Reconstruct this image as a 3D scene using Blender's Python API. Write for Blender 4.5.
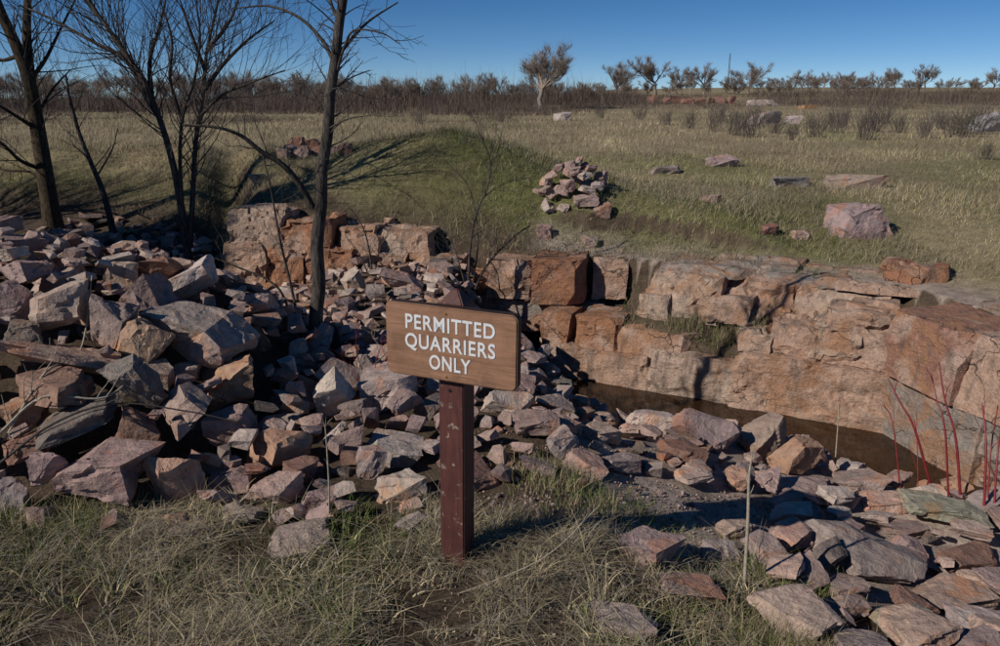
import bpy, bmesh, math, random
import numpy as np
from mathutils import Vector, Matrix, Euler, noise as mnoise

# ------------------------------------------------------------------ camera, sky, sun, exposure
for o in list(bpy.data.objects):
    bpy.data.objects.remove(o)
scene = bpy.context.scene
COL = scene.collection
CAM_H = 1.65
PITCH = math.radians(16.1)
FPX = 778.0                      # focal length in pixels of the 1000 x 646 photograph
cam_d = bpy.data.cameras.new('camera')
cam_d.sensor_width = 36.0
cam_d.lens = 36.0 * FPX / 1000.0
cam_d.clip_start = 0.05
cam_d.clip_end = 5000
cam = bpy.data.objects.new('camera', cam_d)
COL.objects.link(cam)
cam.location = (0, 0, CAM_H)
cam.rotation_euler = (math.radians(90) - PITCH, 0, 0)
scene.camera = cam

SUN_ELEV = math.radians(33)
TO_SUN = Vector((-0.857, -0.515, 0)).normalized() * math.cos(SUN_ELEV) + Vector((0, 0, math.sin(SUN_ELEV)))
world = bpy.data.worlds.new('World')
scene.world = world
world.use_nodes = True
wn = world.node_tree
wn.nodes.clear()
sky = wn.nodes.new('ShaderNodeTexSky')
sky.sky_type = 'NISHITA'
sky.sun_disc = False
sky.sun_elevation = SUN_ELEV
sky.sun_rotation = math.atan2(TO_SUN.x, TO_SUN.y)
sky.altitude = 2500
sky.air_density = 0.55
sky.dust_density = 0.0
sky.ozone_density = 1.5
bg = wn.nodes.new('ShaderNodeBackground')
bg.inputs['Strength'].default_value = 0.10
wo = wn.nodes.new('ShaderNodeOutputWorld')
hsv = wn.nodes.new('ShaderNodeHueSaturation')
hsv.inputs['Saturation'].default_value = 1.3
wn.links.new(sky.outputs['Color'], hsv.inputs['Color'])
wn.links.new(hsv.outputs['Color'], bg.inputs['Color'])
wn.links.new(bg.outputs['Background'], wo.inputs['Surface'])
sun_d = bpy.data.lights.new('sun', 'SUN')
sun_d.energy = 5.0
sun_d.angle = math.radians(0.5)
sun_d.color = (1.0, 0.92, 0.81)
sun = bpy.data.objects.new('sun', sun_d)
COL.objects.link(sun)
sun.rotation_euler = (-TO_SUN).to_track_quat('-Z', 'Y').to_euler()
scene.view_settings.view_transform = 'Standard'
scene.view_settings.look = 'None'
scene.view_settings.gamma = 1.0
scene.view_settings.exposure = -0.45

# ------------------------------------------------------------------ helpers
rng = random.Random(11)
nrng = np.random.default_rng(7)
CP, SP = math.cos(PITCH), math.sin(PITCH)


def raydir(px, py):
    a = (px - 500.0) / FPX
    b = (py - 323.0) / FPX
    return a, CP - b * SP, -(SP + b * CP)


def at(px, py, Y):
    """point seen at photo pixel (px, py) at forward distance Y"""
    a, f, d = raydir(px, py)
    t = Y / f
    return Vector((a * t, Y, CAM_H + d * t))


def smooth(a, b, x):
    t = np.clip((x - a) / (b - a), 0, 1)
    return t * t * (3 - 2 * t)


def _hash(ix, iy, seed):
    n = (ix.astype(np.int64) * 374761393 + iy.astype(np.int64) * 668265263 + seed * 974711) & 0x7fffffff
    n = ((n ^ (n >> 13)) * 1274126177) & 0x7fffffff
    return ((n ^ (n >> 16)) & 0xffff) / 65535.0


def vn(x, y, seed=0):
    x = np.asarray(x, float); y = np.asarray(y, float)
    ix, iy = np.floor(x), np.floor(y)
    fx, fy = x - ix, y - iy
    fx = fx * fx * (3 - 2 * fx); fy = fy * fy * (3 - 2 * fy)
    a = _hash(ix, iy, seed); b = _hash(ix + 1, iy, seed)
    c = _hash(ix, iy + 1, seed); d = _hash(ix + 1, iy + 1, seed)
    return (a + (b - a) * fx) * (1 - fy) + (c + (d - c) * fx) * fy


def fbm(x, y, seed=0, oct=4):
    s, a, tot = 0, 0.5, 0
    for k in range(oct):
        s = s + a * vn(np.asarray(x) * 2 ** k, np.asarray(y) * 2 ** k, seed + k)
        tot += a; a *= 0.5
    return s / tot - 0.5


def tag(o, label=None, cat=None, group=None, kind=None):
    if label: o['label'] = label
    if cat: o['category'] = cat
    if group: o['group'] = group
    if kind: o['kind'] = kind
    return o


def link(name, me, mat=None, parent=None):
    o = bpy.data.objects.new(name, me)
    COL.objects.link(o)
    if parent is not None:
        o.parent = parent
    if mat is not None and me is not None and not me.materials:
        me.materials.append(mat)
    return o


def empty(name, loc):
    o = bpy.data.objects.new(name, None)
    COL.objects.link(o)
    o.location = loc
    o.empty_display_size = 0.2
    return o


def np_mesh(name, V, F, cols=None, smooth_sh=False):
    """V (n,3); F (m,3) or (m,4); cols (n,3) -> colour attribute 'tint'"""
    me = bpy.data.meshes.new(name)
    V = np.ascontiguousarray(V, np.float32); F = np.ascontiguousarray(F, np.int32)
    k = F.shape[1]
    me.vertices.add(len(V)); me.vertices.foreach_set('co', V.ravel())
    me.loops.add(F.size); me.loops.foreach_set('vertex_index', F.ravel())
    me.polygons.add(len(F))
    me.polygons.foreach_set('loop_start', np.arange(0, F.size, k, dtype=np.int32))
    me.update(calc_edges=True)
    me.polygons.foreach_set('use_smooth', np.full(len(F), bool(smooth_sh)))
    if cols is not None:
        at_ = me.color_attributes.new('tint', 'FLOAT_COLOR', 'POINT')
        c4 = np.ones((len(V), 4), np.float32); c4[:, :3] = cols
        at_.data.foreach_set('color', c4.ravel())
    return me


# ------------------------------------------------------------------ materials
def newmat(name):
    m = bpy.data.materials.new(name)
    m.use_nodes = True
    nt = m.node_tree
    bs = nt.nodes['Principled BSDF']
    return m, nt, bs


class NT:
    def __init__(s, nt): s.nt = nt
    def n(s, t, **kw):
        nd = s.nt.nodes.new(t)
        for k, v in kw.items(): setattr(nd, k, v)
        return nd
    def l(s, a, b): s.nt.links.new(a, b)
    def noise(s, vec, scale, detail=5, rough=0.6, dist=0.0):
        nd = s.n('ShaderNodeTexNoise')
        nd.inputs['Scale'].default_value = scale
        nd.inputs['Detail'].default_value = detail
        nd.inputs['Roughness'].default_value = rough
        nd.inputs['Distortion'].default_value = dist
        if vec is not None: s.l(vec, nd.inputs['Vector'])
        return nd.outputs['Fac']
    def ramp(s, fac, stops):
        nd = s.n('ShaderNodeValToRGB')
        e = nd.color_ramp.elements
        while len(e) < len(stops): e.new(0.5)
        for i, (p, c) in enumerate(stops):
            e[i].position = p
            e[i].color = (c, c, c, 1) if isinstance(c, (int, float)) else (*c, 1)
        s.l(fac, nd.inputs['Fac'])
        return nd.outputs['Color']
    def mix(s, fac, a, b, mode='MIX'):
        nd = s.n('ShaderNodeMix'); nd.data_type = 'RGBA'; nd.blend_type = mode
        for sock, v in ((nd.inputs[0], fac), (nd.inputs[6], a), (nd.inputs[7], b)):
            if isinstance(v, (int, float)): sock.default_value = v
            elif isinstance(v, tuple): sock.default_value = (*v, 1)
            else: s.l(v, sock)
        return nd.outputs[2]
    def math(s, op, a, b=0.0):
        nd = s.n('ShaderNodeMath', operation=op)
        for sock, v in ((nd.inputs[0], a), (nd.inputs[1], b)):
            if isinstance(v, (int, float)): sock.default_value = v
            else: s.l(v, sock)
        return nd.outputs[0]
    def bump(s, h, strength, dist, normal=None):
        nd = s.n('ShaderNodeBump')
        nd.inputs['Strength'].default_value = strength
        nd.inputs['Distance'].default_value = dist
        s.l(h, nd.inputs['Height'])
        if normal is not None: s.l(normal, nd.inputs['Normal'])
        return nd.outputs['Normal']


def rock_material(name, source):
    """source: 'object' (object colour) or 'attr' (vertex tint)"""
    m, nt, bs = newmat(name)
    N = NT(nt)
    geo = N.n('ShaderNodeNewGeometry')
    if source == 'object':
        oi = N.n('ShaderNodeObjectInfo')
        tint = oi.outputs['Color']
        comb = N.n('ShaderNodeVectorMath', operation='MULTIPLY_ADD')
        cx = N.n('ShaderNodeCombineXYZ')
        N.l(oi.outputs['Random'], cx.inputs[0]); N.l(oi.outputs['Random'], cx.inputs[1])
        N.l(cx.outputs[0], comb.inputs[0]); comb.inputs[1].default_value = (37, 91, 13)
        N.l(geo.outputs['Position'], comb.inputs[2])
        P = comb.outputs[0]
    else:
        a = N.n('ShaderNodeVertexColor'); a.layer_name = 'tint'
        tint = a.outputs['Color']
        P = geo.outputs['Position']
    big = N.noise(P, 5.0, 5, 0.6, 0.4)
    mid = N.noise(P, 17.0, 5, 0.65)
    fine = N.noise(P, 90.0, 4, 0.7)
    # cloudy value variation of the stone
    c = N.mix(1.0, tint, N.ramp(mid, [(0.28, (0.58, 0.56, 0.58)), (0.5, (0.95, 0.93, 0.92)), (0.75, (1.3, 1.26, 1.22))]), 'MULTIPLY')
    # ochre iron stain
    st = N.ramp(N.noise(P, 4.2, 4, 0.7, 0.8), [(0.54, 0.0), (0.66, 0.7)])
    c = N.mix(st, c, N.mix(1.0, (1.25, 0.80, 0.52), tint, 'MULTIPLY'))
    # purple / wine bands
    pu = N.ramp(N.noise(P, 3.1, 3, 0.6, 1.5), [(0.56, 0.0), (0.7, 0.55)])
    c = N.mix(pu, c, N.mix(1.0, (0.80, 0.62, 0.66), tint, 'MULTIPLY'))
    # grey lichen and dirt in spots
    li = N.ramp(N.noise(P, 26.0, 3, 0.7), [(0.60, 0.0), (0.68, 0.55)])
    c = N.mix(li, c, (0.21, 0.20, 0.18))
    c = N.mix(0.35, c, N.mix(1.0, c, N.ramp(fine, [(0.3, 0.55), (0.7, 1.35)]), 'MULTIPLY'))
    N.l(c, bs.inputs['Base Color'])
    bs.inputs['Roughness'].default_value = 0.82
    bs.inputs['Specular IOR Level'].default_value = 0.3
    h = N.math('ADD', N.math('MULTIPLY', big, 1.0), N.math('ADD', N.math('MULTIPLY', mid, 0.5), N.math('MULTIPLY', fine, 0.13)))
    N.l(N.bump(h, 0.9, 0.035), bs.inputs['Normal'])
    return m


def bedrock_material():
    m, nt, bs = newmat('bedrock')
    N = NT(nt)
    geo = N.n('ShaderNodeNewGeometry')
    oi = N.n('ShaderNodeObjectInfo')
    P = geo.outputs['Position']
    tint = oi.outputs['Color']
    mp = N.n('ShaderNodeMapping'); N.l(P, mp.inputs['Vector']); mp.inputs['Scale'].default_value = (1, 1, 2.2)
    vert = N.n('ShaderNodeMapping'); N.l(P, vert.inputs['Vector']); vert.inputs['Scale'].default_value = (1, 1, 0.25)
    mid = N.noise(P, 11.0, 6, 0.65)
    fine = N.noise(P, 60.0, 4, 0.7)
    c = N.mix(1.0, tint, N.ramp(mid, [(0.25, (0.6, 0.6, 0.6)), (0.5, (1, 1, 1)), (0.75, (1.3, 1.27, 1.25))]), 'MULTIPLY')
    ochre = N.ramp(N.noise(P, 2.3, 5, 0.65, 1.0), [(0.455, 0.0), (0.60, 0.8)])
    c = N.mix(ochre, c, (0.35, 0.185, 0.105))
    pink = N.ramp(N.noise(P, 3.4, 4, 0.6, 0.6), [(0.52, 0.0), (0.66, 0.8)])
    c = N.mix(pink, c, (0.47, 0.34, 0.275))
    # dark run-off and grey lichen
    run = N.ramp(N.noise(vert.outputs[0], 6.5, 4, 0.7), [(0.53, 0.0), (0.68, 0.7)])
    c = N.mix(run, c, (0.12, 0.095, 0.085))
    lich = N.ramp(N.noise(P, 7.5, 6, 0.75), [(0.56, 0.0), (0.64, 0.65)])
    up = N.n('ShaderNodeSeparateXYZ'); N.l(geo.outputs['Normal'], up.inputs[0])
    topm = N.ramp(up.outputs['Z'], [(0.35, 0.25), (0.75, 1.0)])
    c = N.mix(N.math('MULTIPLY', lich, topm), c, (0.17, 0.165, 0.15))
    strata = N.noise(mp.outputs[0], 5.0, 6, 0.7)
    c = N.mix(1.0, c, N.ramp(fine, [(0.3, 0.7), (0.7, 1.25)]), 'MULTIPLY')
    nc = N.n('ShaderNodeTexNoise'); nc.inputs['Scale'].default_value = 2.6; nc.inputs['Detail'].default_value = 6; N.l(P, nc.inputs['Vector'])
    sc_ = N.n('ShaderNodeVectorMath', operation='MULTIPLY_ADD'); N.l(nc.outputs['Color'], sc_.inputs[0]); sc_.inputs[1].default_value = (0.75, 0.75, 0.5); N.l(P, sc_.inputs[2])
    crack = N.n('ShaderNodeTexVoronoi', feature='DISTANCE_TO_EDGE'); crack.inputs['Scale'].default_value = 3.0; N.l(sc_.outputs[0], crack.inputs['Vector'])
    ckm = N.ramp(N.noise(P, 1.9, 3, 0.6), [(0.48, 0.0), (0.58, 1.0)])
    ck = N.math('MULTIPLY', N.ramp(crack.outputs['Distance'], [(0.0, 1.0), (0.016, 0.0)]), ckm)
    c = N.mix(N.math('MULTIPLY', ck, 0.75), c, (0.05, 0.038, 0.03))
    N.l(c, bs.inputs['Base Color'])
    bs.inputs['Roughness'].default_value = 0.85
    bs.inputs['Specular IOR Level'].default_value = 0.25
    h = N.math('ADD', N.math('MULTIPLY', strata, 0.7), N.math('ADD', N.math('MULTIPLY', mid, 0.6), N.math('SUBTRACT', N.math('MULTIPLY', fine, 0.14), N.math('MULTIPLY', ck, 0.3))))
    N.l(N.bump(h, 1.0, 0.05), bs.inputs['Normal'])
    return m


def ground_material():
    m, nt, bs = newmat('ground_soil')
    N = NT(nt)
    geo = N.n('ShaderNodeNewGeometry'); P = geo.outputs['Position']
    a = N.n('ShaderNodeVertexColor'); a.layer_name = 'tint'
    mid = N.noise(P, 9.0, 6, 0.7)
    fine = N.noise(P, 70.0, 5, 0.75)
    c = N.mix(1.0, a.outputs['Color'], N.ramp(mid, [(0.3, 0.6), (0.5, 1.0), (0.72, 1.35)]), 'MULTIPLY')
    c = N.mix(1.0, c, N.ramp(fine, [(0.3, 0.5), (0.7, 1.4)]), 'MULTIPLY')
    N.l(c, bs.inputs['Base Color'])
    bs.inputs['Roughness'].default_value = 0.95
    bs.inputs['Specular IOR Level'].default_value = 0.1
    N.l(N.bump(N.math('ADD', mid, N.math('MULTIPLY', fine, 0.4)), 0.8, 0.02), bs.inputs['Normal'])
    return m


def attr_material(name, rough=0.8, trans=0.0):
    m, nt, bs = newmat(name)
    N = NT(nt)
    a = N.n('ShaderNodeVertexColor'); a.layer_name = 'tint'
    N.l(a.outputs['Color'], bs.inputs['Base Color'])
    bs.inputs['Roughness'].default_value = rough
    bs.inputs['Specular IOR Level'].default_value = 0.25
    return m


def bark_material(name, dark, light):
    m, nt, bs = newmat(name)
    N = NT(nt)
    geo = N.n('ShaderNodeNewGeometry')
    mp = N.n('ShaderNodeMapping'); N.l(geo.outputs['Position'], mp.inputs['Vector']); mp.inputs['Scale'].default_value = (1, 1, 0.22)
    f = N.noise(mp.outputs[0], 55.0, 5, 0.7, 0.5)
    g = N.noise(geo.outputs['Position'], 6.0, 4, 0.6)
    c = N.mix(N.ramp(f, [(0.35, 0.0), (0.65, 1.0)]), dark, light)
    c = N.mix(1.0, c, N.ramp(g, [(0.3, 0.7), (0.7, 1.25)]), 'MULTIPLY')
    N.l(c, bs.inputs['Base Color'])
    bs.inputs['Roughness'].default_value = 0.9
    bs.inputs['Specular IOR Level'].default_value = 0.15
    N.l(N.bump(f, 0.9, 0.02), bs.inputs['Normal'])
    return m


def plain_material(name, col, rough=0.7, var=0.25, scale=12.0, metallic=0.0, bump=0.0):
    m, nt, bs = newmat(name)
    N = NT(nt)
    geo = N.n('ShaderNodeNewGeometry')
    f = N.noise(geo.outputs['Position'], scale, 5, 0.65)
    N.l(N.mix(1.0, col, N.ramp(f, [(0.3, 1 - var), (0.7, 1 + var)]), 'MULTIPLY'), bs.inputs['Base Color'])
    bs.inputs['Roughness'].default_value = rough
    bs.inputs['Metallic'].default_value = metallic
    if bump: N.l(N.bump(f, 0.8, bump), bs.inputs['Normal'])
    return m


M_ROCK = rock_material('quartzite', 'object')
M_RUBBLE = rock_material('quartzite_rubble', 'attr')
M_BED = bedrock_material()
M_GROUND = ground_material()
M_GRASS = attr_material('grass_blades')
M_BRUSH = attr_material('brush_twigs', 0.9)
M_BARK = bark_material('grey_bark', (0.026, 0.022, 0.019), (0.13, 0.112, 0.10))
M_BARK_OCHRE = bark_material('furrowed_bark', (0.026, 0.020, 0.015), (0.12, 0.090, 0.058))
M_TWIG = plain_material('twig_bark', (0.055, 0.045, 0.042), 0.85, 0.3, 20)
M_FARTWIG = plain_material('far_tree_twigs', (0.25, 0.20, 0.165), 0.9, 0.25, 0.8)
M_REDTWIG = plain_material('red_osier_bark', (0.20, 0.018, 0.022), 0.45, 0.35, 30)
M_STALK = plain_material('dry_stalk', (0.36, 0.31, 0.24), 0.8, 0.3, 60)

# ------------------------------------------------------------------ terrain
WALL = np.array([(-40, 14.0), (-12, 12.0), (-6, 11.2), (-3.75, 9.9), (-2.95, 8.8), (-1.0, 8.4), (-0.1, 7.98), (0.95, 7.80),
                 (1.9, 7.36), (3.45, 6.5), (3.75, 4.9), (3.85, 4.0), (4.3, 3.3), (9, 2.6), (40, 2.0)], float)


TOE = ((0.3, 7.2), (3.1, 5.72), (3.36, 4.45), (3.5, 3.4))


def wall_sd(x, y):
    """signed distance to the quarry edge, positive on the field side"""
    x = np.asarray(x, float); y = np.asarray(y, float)
    best = np.full(x.shape, 1e9)
    for (x0, y0), (x1, y1) in zip(WALL[:-1], WALL[1:]):
        dx, dy = x1 - x0, y1 - y0
        t = np.clip(((x - x0) * dx + (y - y0) * dy) / (dx * dx + dy * dy), 0, 1)
        best = np.minimum(best, np.hypot(x - x0 - t * dx, y - y0 - t * dy))
    yw = np.interp(x, WALL[:, 0], WALL[:, 1])
    return np.where(y > yw, best, -best)


def heap(x, y):
    """height of the tall waste heap above the quarry floor"""
    x = np.asarray(x, float); y = np.asarray(y, float)
    crest = np.interp(x, [-7, -4.5, -2.9, -2.2, -1.6, -1.25, -0.9, -0.4, 0.0], [0.40, 0.74, 0.86, 0.76, 0.52, 0.24, 0.10, 0.04, 0.0])
    yc = 4.45
    up = np.clip((y - 2.75) / (yc - 2.75), 0, 1)
    dn = 1 - smooth(yc + 0.1, 6.0, y)
    return crest * np.sin(up * math.pi / 2) ** 0.9 * dn


def terrain(x, y, core=True):
    x = np.asarray(x, float); y = np.asarray(y, float)
    s = wall_sd(x, y)
    # field side
    F = 0.5 + 0.12 * smooth(9, 18, y) + 0.35 * fbm(x * 0.05, y * 0.05, 3) * smooth(14, 40, y)
    F = F + smooth(60, 160, y) * (1.0 + 1.4 * smooth(-10, 60, x)) + smooth(170, 420, y) * 4.0 * smooth(-60, 120, x)
    rim = np.interp(x, [-40, -6, -3.8, -3.0, -1.0, 0.0, 2.0, 3.2, 5], [0.15, 0.1, 0.15, 0.44, 0.20, 0.10, 0.08, 0.10, 0.10])
    wid = np.interp(x, [-40, -6, -3.2, -1, 1, 3, 6], [2.6, 2.6, 1.6, 1.4, 1.5, 2.2, 4.0])
    hb = rim + (F - rim) * smooth(0.1, 1, s / wid)
    hb = hb + 0.74 * (1 + 0.30 * fbm(x * 1.6, y * 1.6, 73)) * np.exp(-((x + 0.6) / 1.75) ** 2 - ((y - 10.1) / 1.15) ** 2) + 0.18 * np.exp(-((x + 2.2) / 1.0) ** 2 - ((y - 11.3) / 1.3) ** 2)
    hb = hb + 0.40 * np.exp(-((y - 12.9 - 0.1 * (x + 5)) / 1.5) ** 2) * smooth(-2.4, -3.6, x) * (1 + 0.5 * fbm(x * .7, y * .7, 71))
    hb = hb - 0.45 * np.exp(-((x + 3.75 + 0.25 * (y - 10.5)) / 0.33) ** 2) * smooth(14.5, 11.5, y)
    hb = hb + 0.15 * smooth(0.72, 0.80, s + 0.25 * fbm(x * 2, y * 2, 9)) * smooth(0.5, 1.0, x) * smooth(3.2, 2.4, x) * smooth(1.9, 1.0, s)
    hb = hb + 0.07 * fbm(x * 0.9, y * 0.9, 21) + 0.03 * fbm(x * 4, y * 4, 31)
    # quarry floor side
    dT = np.full(x.shape, 1e9)
    for (x0, y0), (x1, y1) in zip(TOE[:-1], TOE[1:]):
        dx, dy = x1 - x0, y1 - y0
        t = np.clip(((x - x0) * dx + (y - y0) * dy) / (dx * dx + dy * dy), 0, 1)
        dT = np.minimum(dT, np.hypot(x - x0 - t * dx, y - y0 - t * dy))
    dT = np.where((y > np.interp(x, [0.3, 3.1], [7.2, 5.72])) | (x > 3.3), 0, dT)
    q = dT / np.interp(x, [0.5, 1.0, 1.9, 2.6, 3.4], [1.8, 1.75, 1.45, 0.95, 0.75])
    basin = np.interp(q, [0.0, 0.68, 0.97, 1.12, 1.45, 2.0], [-1.35, -1.3, -0.52, -0.43, -0.22, 0.0])
    basin = np.where(x > 1.7, np.maximum(basin, -0.44 - 1.2 * smooth(3.9, 4.7, y + 0.35 * (x - 2.3))), basin)
    hf = basin * smooth(0.0 - 0.5 * smooth(5.2, 6.2, y), 0.75 - 0.4 * smooth(5.2, 6.2, y), x) * smooth(4.6, 3.9, x)
    hf = hf + 0.05 * fbm(x * 1.3, y * 1.3, 41) + 0.025 * fbm(x * 5, y * 5, 51)
    hf = hf - 0.1 * smooth(7, 9, y) - 0.30 * smooth(5.0, 6.2, y) * smooth(9.6, 8.2, y) * smooth(-1.3, -2.4, x)
    if core:
        hp = heap(x, y)
        hf = hf + np.maximum(hp - 0.23, 0)
    kw_ = np.interp(x, [-3.7, -3.0, -1.5, -1.1, -0.3, 0.0], [0.7, 0.06, 0.06, 0.35, 0.35, 0.06])
    k = smooth(-1, 1, s / kw_)
    return hf * (1 - k) + hb * k


def th(x, y):
    return float(terrain(np.array([x]), np.array([y]))[0])


def graded(lo, hi, step, far_lo, far_hi, g=1.13):
    mid = list(np.arange(lo, hi + 1e-6, step))
    s, v = step, hi
    while v < far_hi:
        s *= g; v += s; mid.append(v)
    s, v = step, lo
    pre = []
    while v > far_lo:
        s *= g; v -= s; pre.append(v)
    return np.array(pre[::-1] + mid)


gx = graded(-6.5, 5.0, 0.055, -900, 900)
gy = graded(1.2, 12.5, 0.055, -60, 1600)
GX, GY = np.meshgrid(gx, gy)
GZ = terrain(GX, GY)
nx, ny = len(gx), len(gy)
idx = np.arange(nx * ny).reshape(ny, nx)
quads = np.stack([idx[:-1, :-1], idx[:-1, 1:], idx[1:, 1:], idx[1:, :-1]], -1).reshape(-1, 4)
S = wall_sd(GX, GY)
soil = np.array([0.135, 0.10, 0.072]); thatch = np.array([0.33, 0.265, 0.17]); green = np.array([0.15, 0.155, 0.06]); gravel = np.array([0.45, 0.365, 0.31])
gmask = np.clip(0.5 + 2.2 * fbm(GX * 0.35, GY * 0.35, 77), 0, 1)[..., None]
fieldc = thatch * (1 - gmask) + green * gmask
kfar = smooth(11, 16, GY)[..., None]
fieldc = fieldc * (1 - 0.75 * kfar) + thatch * 0.75 * kfar
floorc = np.ones(GX.shape + (1,)) * soil * 0.75
near = np.clip((3.0 - GY) / 0.5 + 3 * fbm(GX * 1.2, GY * 1.2, 5), 0, 1)[..., None]
patch = (smooth(0.25, 0.5, GX) * smooth(2.45, 2.75, GY))[..., None]
floorc = floorc * (1 - patch) + gravel * (0.85 + 0.5 * fbm(GX * 4, GY * 4, 6))[..., None] * patch
near = near * (1 - patch)
floorc = floorc * (1 - near) + (0.62 * soil) * near
kf = smooth(0.2, 0.9, S + 0.6 * fbm(GX * 2, GY * 2, 8))[..., None]
gc = floorc * (1 - kf) + fieldc * kf
slope = np.hypot(np.gradient(GZ, axis=0) / np.gradient(GY, axis=0), np.gradient(GZ, axis=1) / np.gradient(GX, axis=1))
ks = smooth(0.7, 1.3, slope)[..., None]
gc = gc * (1 - ks) + soil * 0.7 * ks
ground = link('ground', np_mesh('ground', np.stack([GX, GY, GZ], -1).reshape(-1, 3), quads, gc.reshape(-1, 3), True), M_GROUND)
tag(ground, 'brown soil and matted grass ground of the quarry and field', kind='structure')

# water in the quarry pit
WATER_Z = -0.93
mw, nt, bs = newmat('pool_water')
bs.inputs['Base Color'].default_value = (0.035, 0.017, 0.008, 1)
bs.inputs['Roughness'].default_value = 0.03
bs.inputs['IOR'].default_value = 1.33
N = NT(nt)
g_ = N.n('ShaderNodeNewGeometry')
N.l(N.bump(N.noise(g_.outputs['Position'], 7.0, 3, 0.5), 0.12, 0.02), bs.inputs['Normal'])
wx = np.array([(-0.2, 4.4), (3.4, 3.6), (3.5, 6.3), (1.8, 7.3), (0.6, 7.6), (-0.2, 7.6)])
wm = bpy.data.meshes.new('water')
wm.from_pydata([(x, y, WATER_Z) for x, y in wx], [], [tuple(range(len(wx)))])
tag(link('water', wm, mw), 'still brown water pooled in the quarry pit', kind='structure')


# ------------------------------------------------------------------ bedrock ledges (setting) built block by block
def block_mesh(seed, u0, u1, w, z0, z1, jit=0.016, step=0.036, batter=0.06, amp=0.035, taper=0.0, topslope=0.0):
    """a fractured block: local x along the wall, y back into it (front at 0), z up"""
    r = random.Random(seed)
    bm = bmesh.new()
    j = lambda a: r.uniform(-a, a)
    L = u1 - u0
    c = [(u0 + j(jit), j(jit), z0), (u1 + j(jit), j(jit), z0), (u1 + j(jit), w, z0), (u0 + j(jit), w, z0)]
    t = [(u0 + j(jit) + taper, batter + j(jit), z1 + j(jit)), (u1 + j(jit) - taper, batter + j(jit), z1 + j(jit) ),
         (u1 + j(jit) - taper, w, z1 + j(jit) + topslope), (u0 + j(jit) + taper, w, z1 + j(jit) + topslope)]
    vs = [bm.verts.new(p) for p in c + t]
    for f in ((0, 1, 5, 4), (1, 2, 6, 5), (2, 3, 7, 6), (3, 0, 4, 7), (4, 5, 6, 7), (3, 2, 1, 0)):
        bm.faces.new([vs[i] for i in f])
    # knock off corners
    for k in range(r.randint(3, 5)):
        n = Vector((r.choice((-1, 1)) * r.uniform(0.2, 1), -r.uniform(0.3, 1), r.uniform(-0.1, 1))).normalized()
        far = max(v.co.dot(n) for v in bm.verts)
        cut = far - r.uniform(0.015, 0.06) * min(1, L / 0.5)
        res = bmesh.ops.bisect_plane(bm, geom=bm.verts[:] + bm.edges[:] + bm.faces[:], plane_co=n * cut, plane_no=n, clear_outer=True)
        ed = [e for e in res['geom_cut'] if isinstance(e, bmesh.types.BMEdge)]
        if len(ed) > 2:
            bmesh.ops.contextual_create(bm, geom=ed)
    bmesh.ops.recalc_face_normals(bm, faces=bm.faces)
    bmesh.ops.triangulate(bm, faces=bm.faces)
    for k in range(7):
        le = [e for e in bm.edges if e.calc_length() > step * 1.7]
        if not le: break
        bmesh.ops.subdivide_edges(bm, edges=le, cuts=1)
        bmesh.ops.triangulate(bm, faces=[f for f in bm.faces if len(f.verts) > 3])
    off = Vector((seed * 3.7, seed * 1.3, seed * 7.1))
    bm.normal_update()
    disp = []
    for v in bm.verts:
        p = v.co + off
        # stepped fracture plates, sharp edged, with little rounding
        w_ = mnoise.noise_vector(p * 1.7)
        d, pts = mnoise.voronoi(Vector((p.x * 1.9, p.y * 1.9, p.z * 3.8)) + w_ * 0.35)
        d2, pt2 = mnoise.voronoi(Vector((p.x * 5.5, p.y * 5.5, p.z * 9.0)) + w_ * 0.5)
        h = mnoise.cell(pts[0] * 7.3) * amp * 0.9 + mnoise.cell(pt2[0] * 3.1) * amp * 0.38
        h += mnoise.fractal(p * 4, 0.7, 2.1, 4) * amp * 0.35 + mnoise.noise(p * 16) * amp * 0.12
        disp.append(v.normal * h)
    for v, d in zip(bm.verts, disp):
        v.co += d
    me = bpy.data.meshes.new('block')
    bm.to_mesh(me); bm.free()
    me.polygons.foreach_set('use_smooth', np.ones(len(me.polygons), bool))
    me.set_sharp_from_angle(angle=math.radians(26))
    return me


T_PINK = (0.43, 0.29, 0.22); T_RUST = (0.30, 0.145, 0.085); T_PALE = (0.45, 0.34, 0.27); T_RED = (0.30, 0.16, 0.12)
T_GREY = (0.27, 0.235, 0.21)


def ledge(name, p0, p1, rows, label, base_seed):
    """p0,p1 plan toe line; rows: list of (u0,u1,setback,depth,z0,z1,tint,kwargs)"""
    root = empty(name, (0, 0, 0))
    tag(root, label, kind='structure')
    a = Vector((p0[0], p0[1], 0)); b = Vector((p1[0], p1[1], 0))
    d = (b - a); L = d.length; d.normalize()
    back = Vector((-d.y, d.x, 0))
    ang = math.atan2(d.y, d.x)
    for i, (u0, u1, sb, dep, z0, z1, tint, kw) in enumerate(rows):
        me = block_mesh(base_seed + i, u0, u1, dep, z0, z1, **kw)
        o = link('block', me, M_BED, root)
        o.location = a + back * sb
        o.rotation_euler = (0, 0, ang + kw_r.get((base_seed, i), 0))
        o.color = (*tint, 1)
    return root


kw_r = {}
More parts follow.
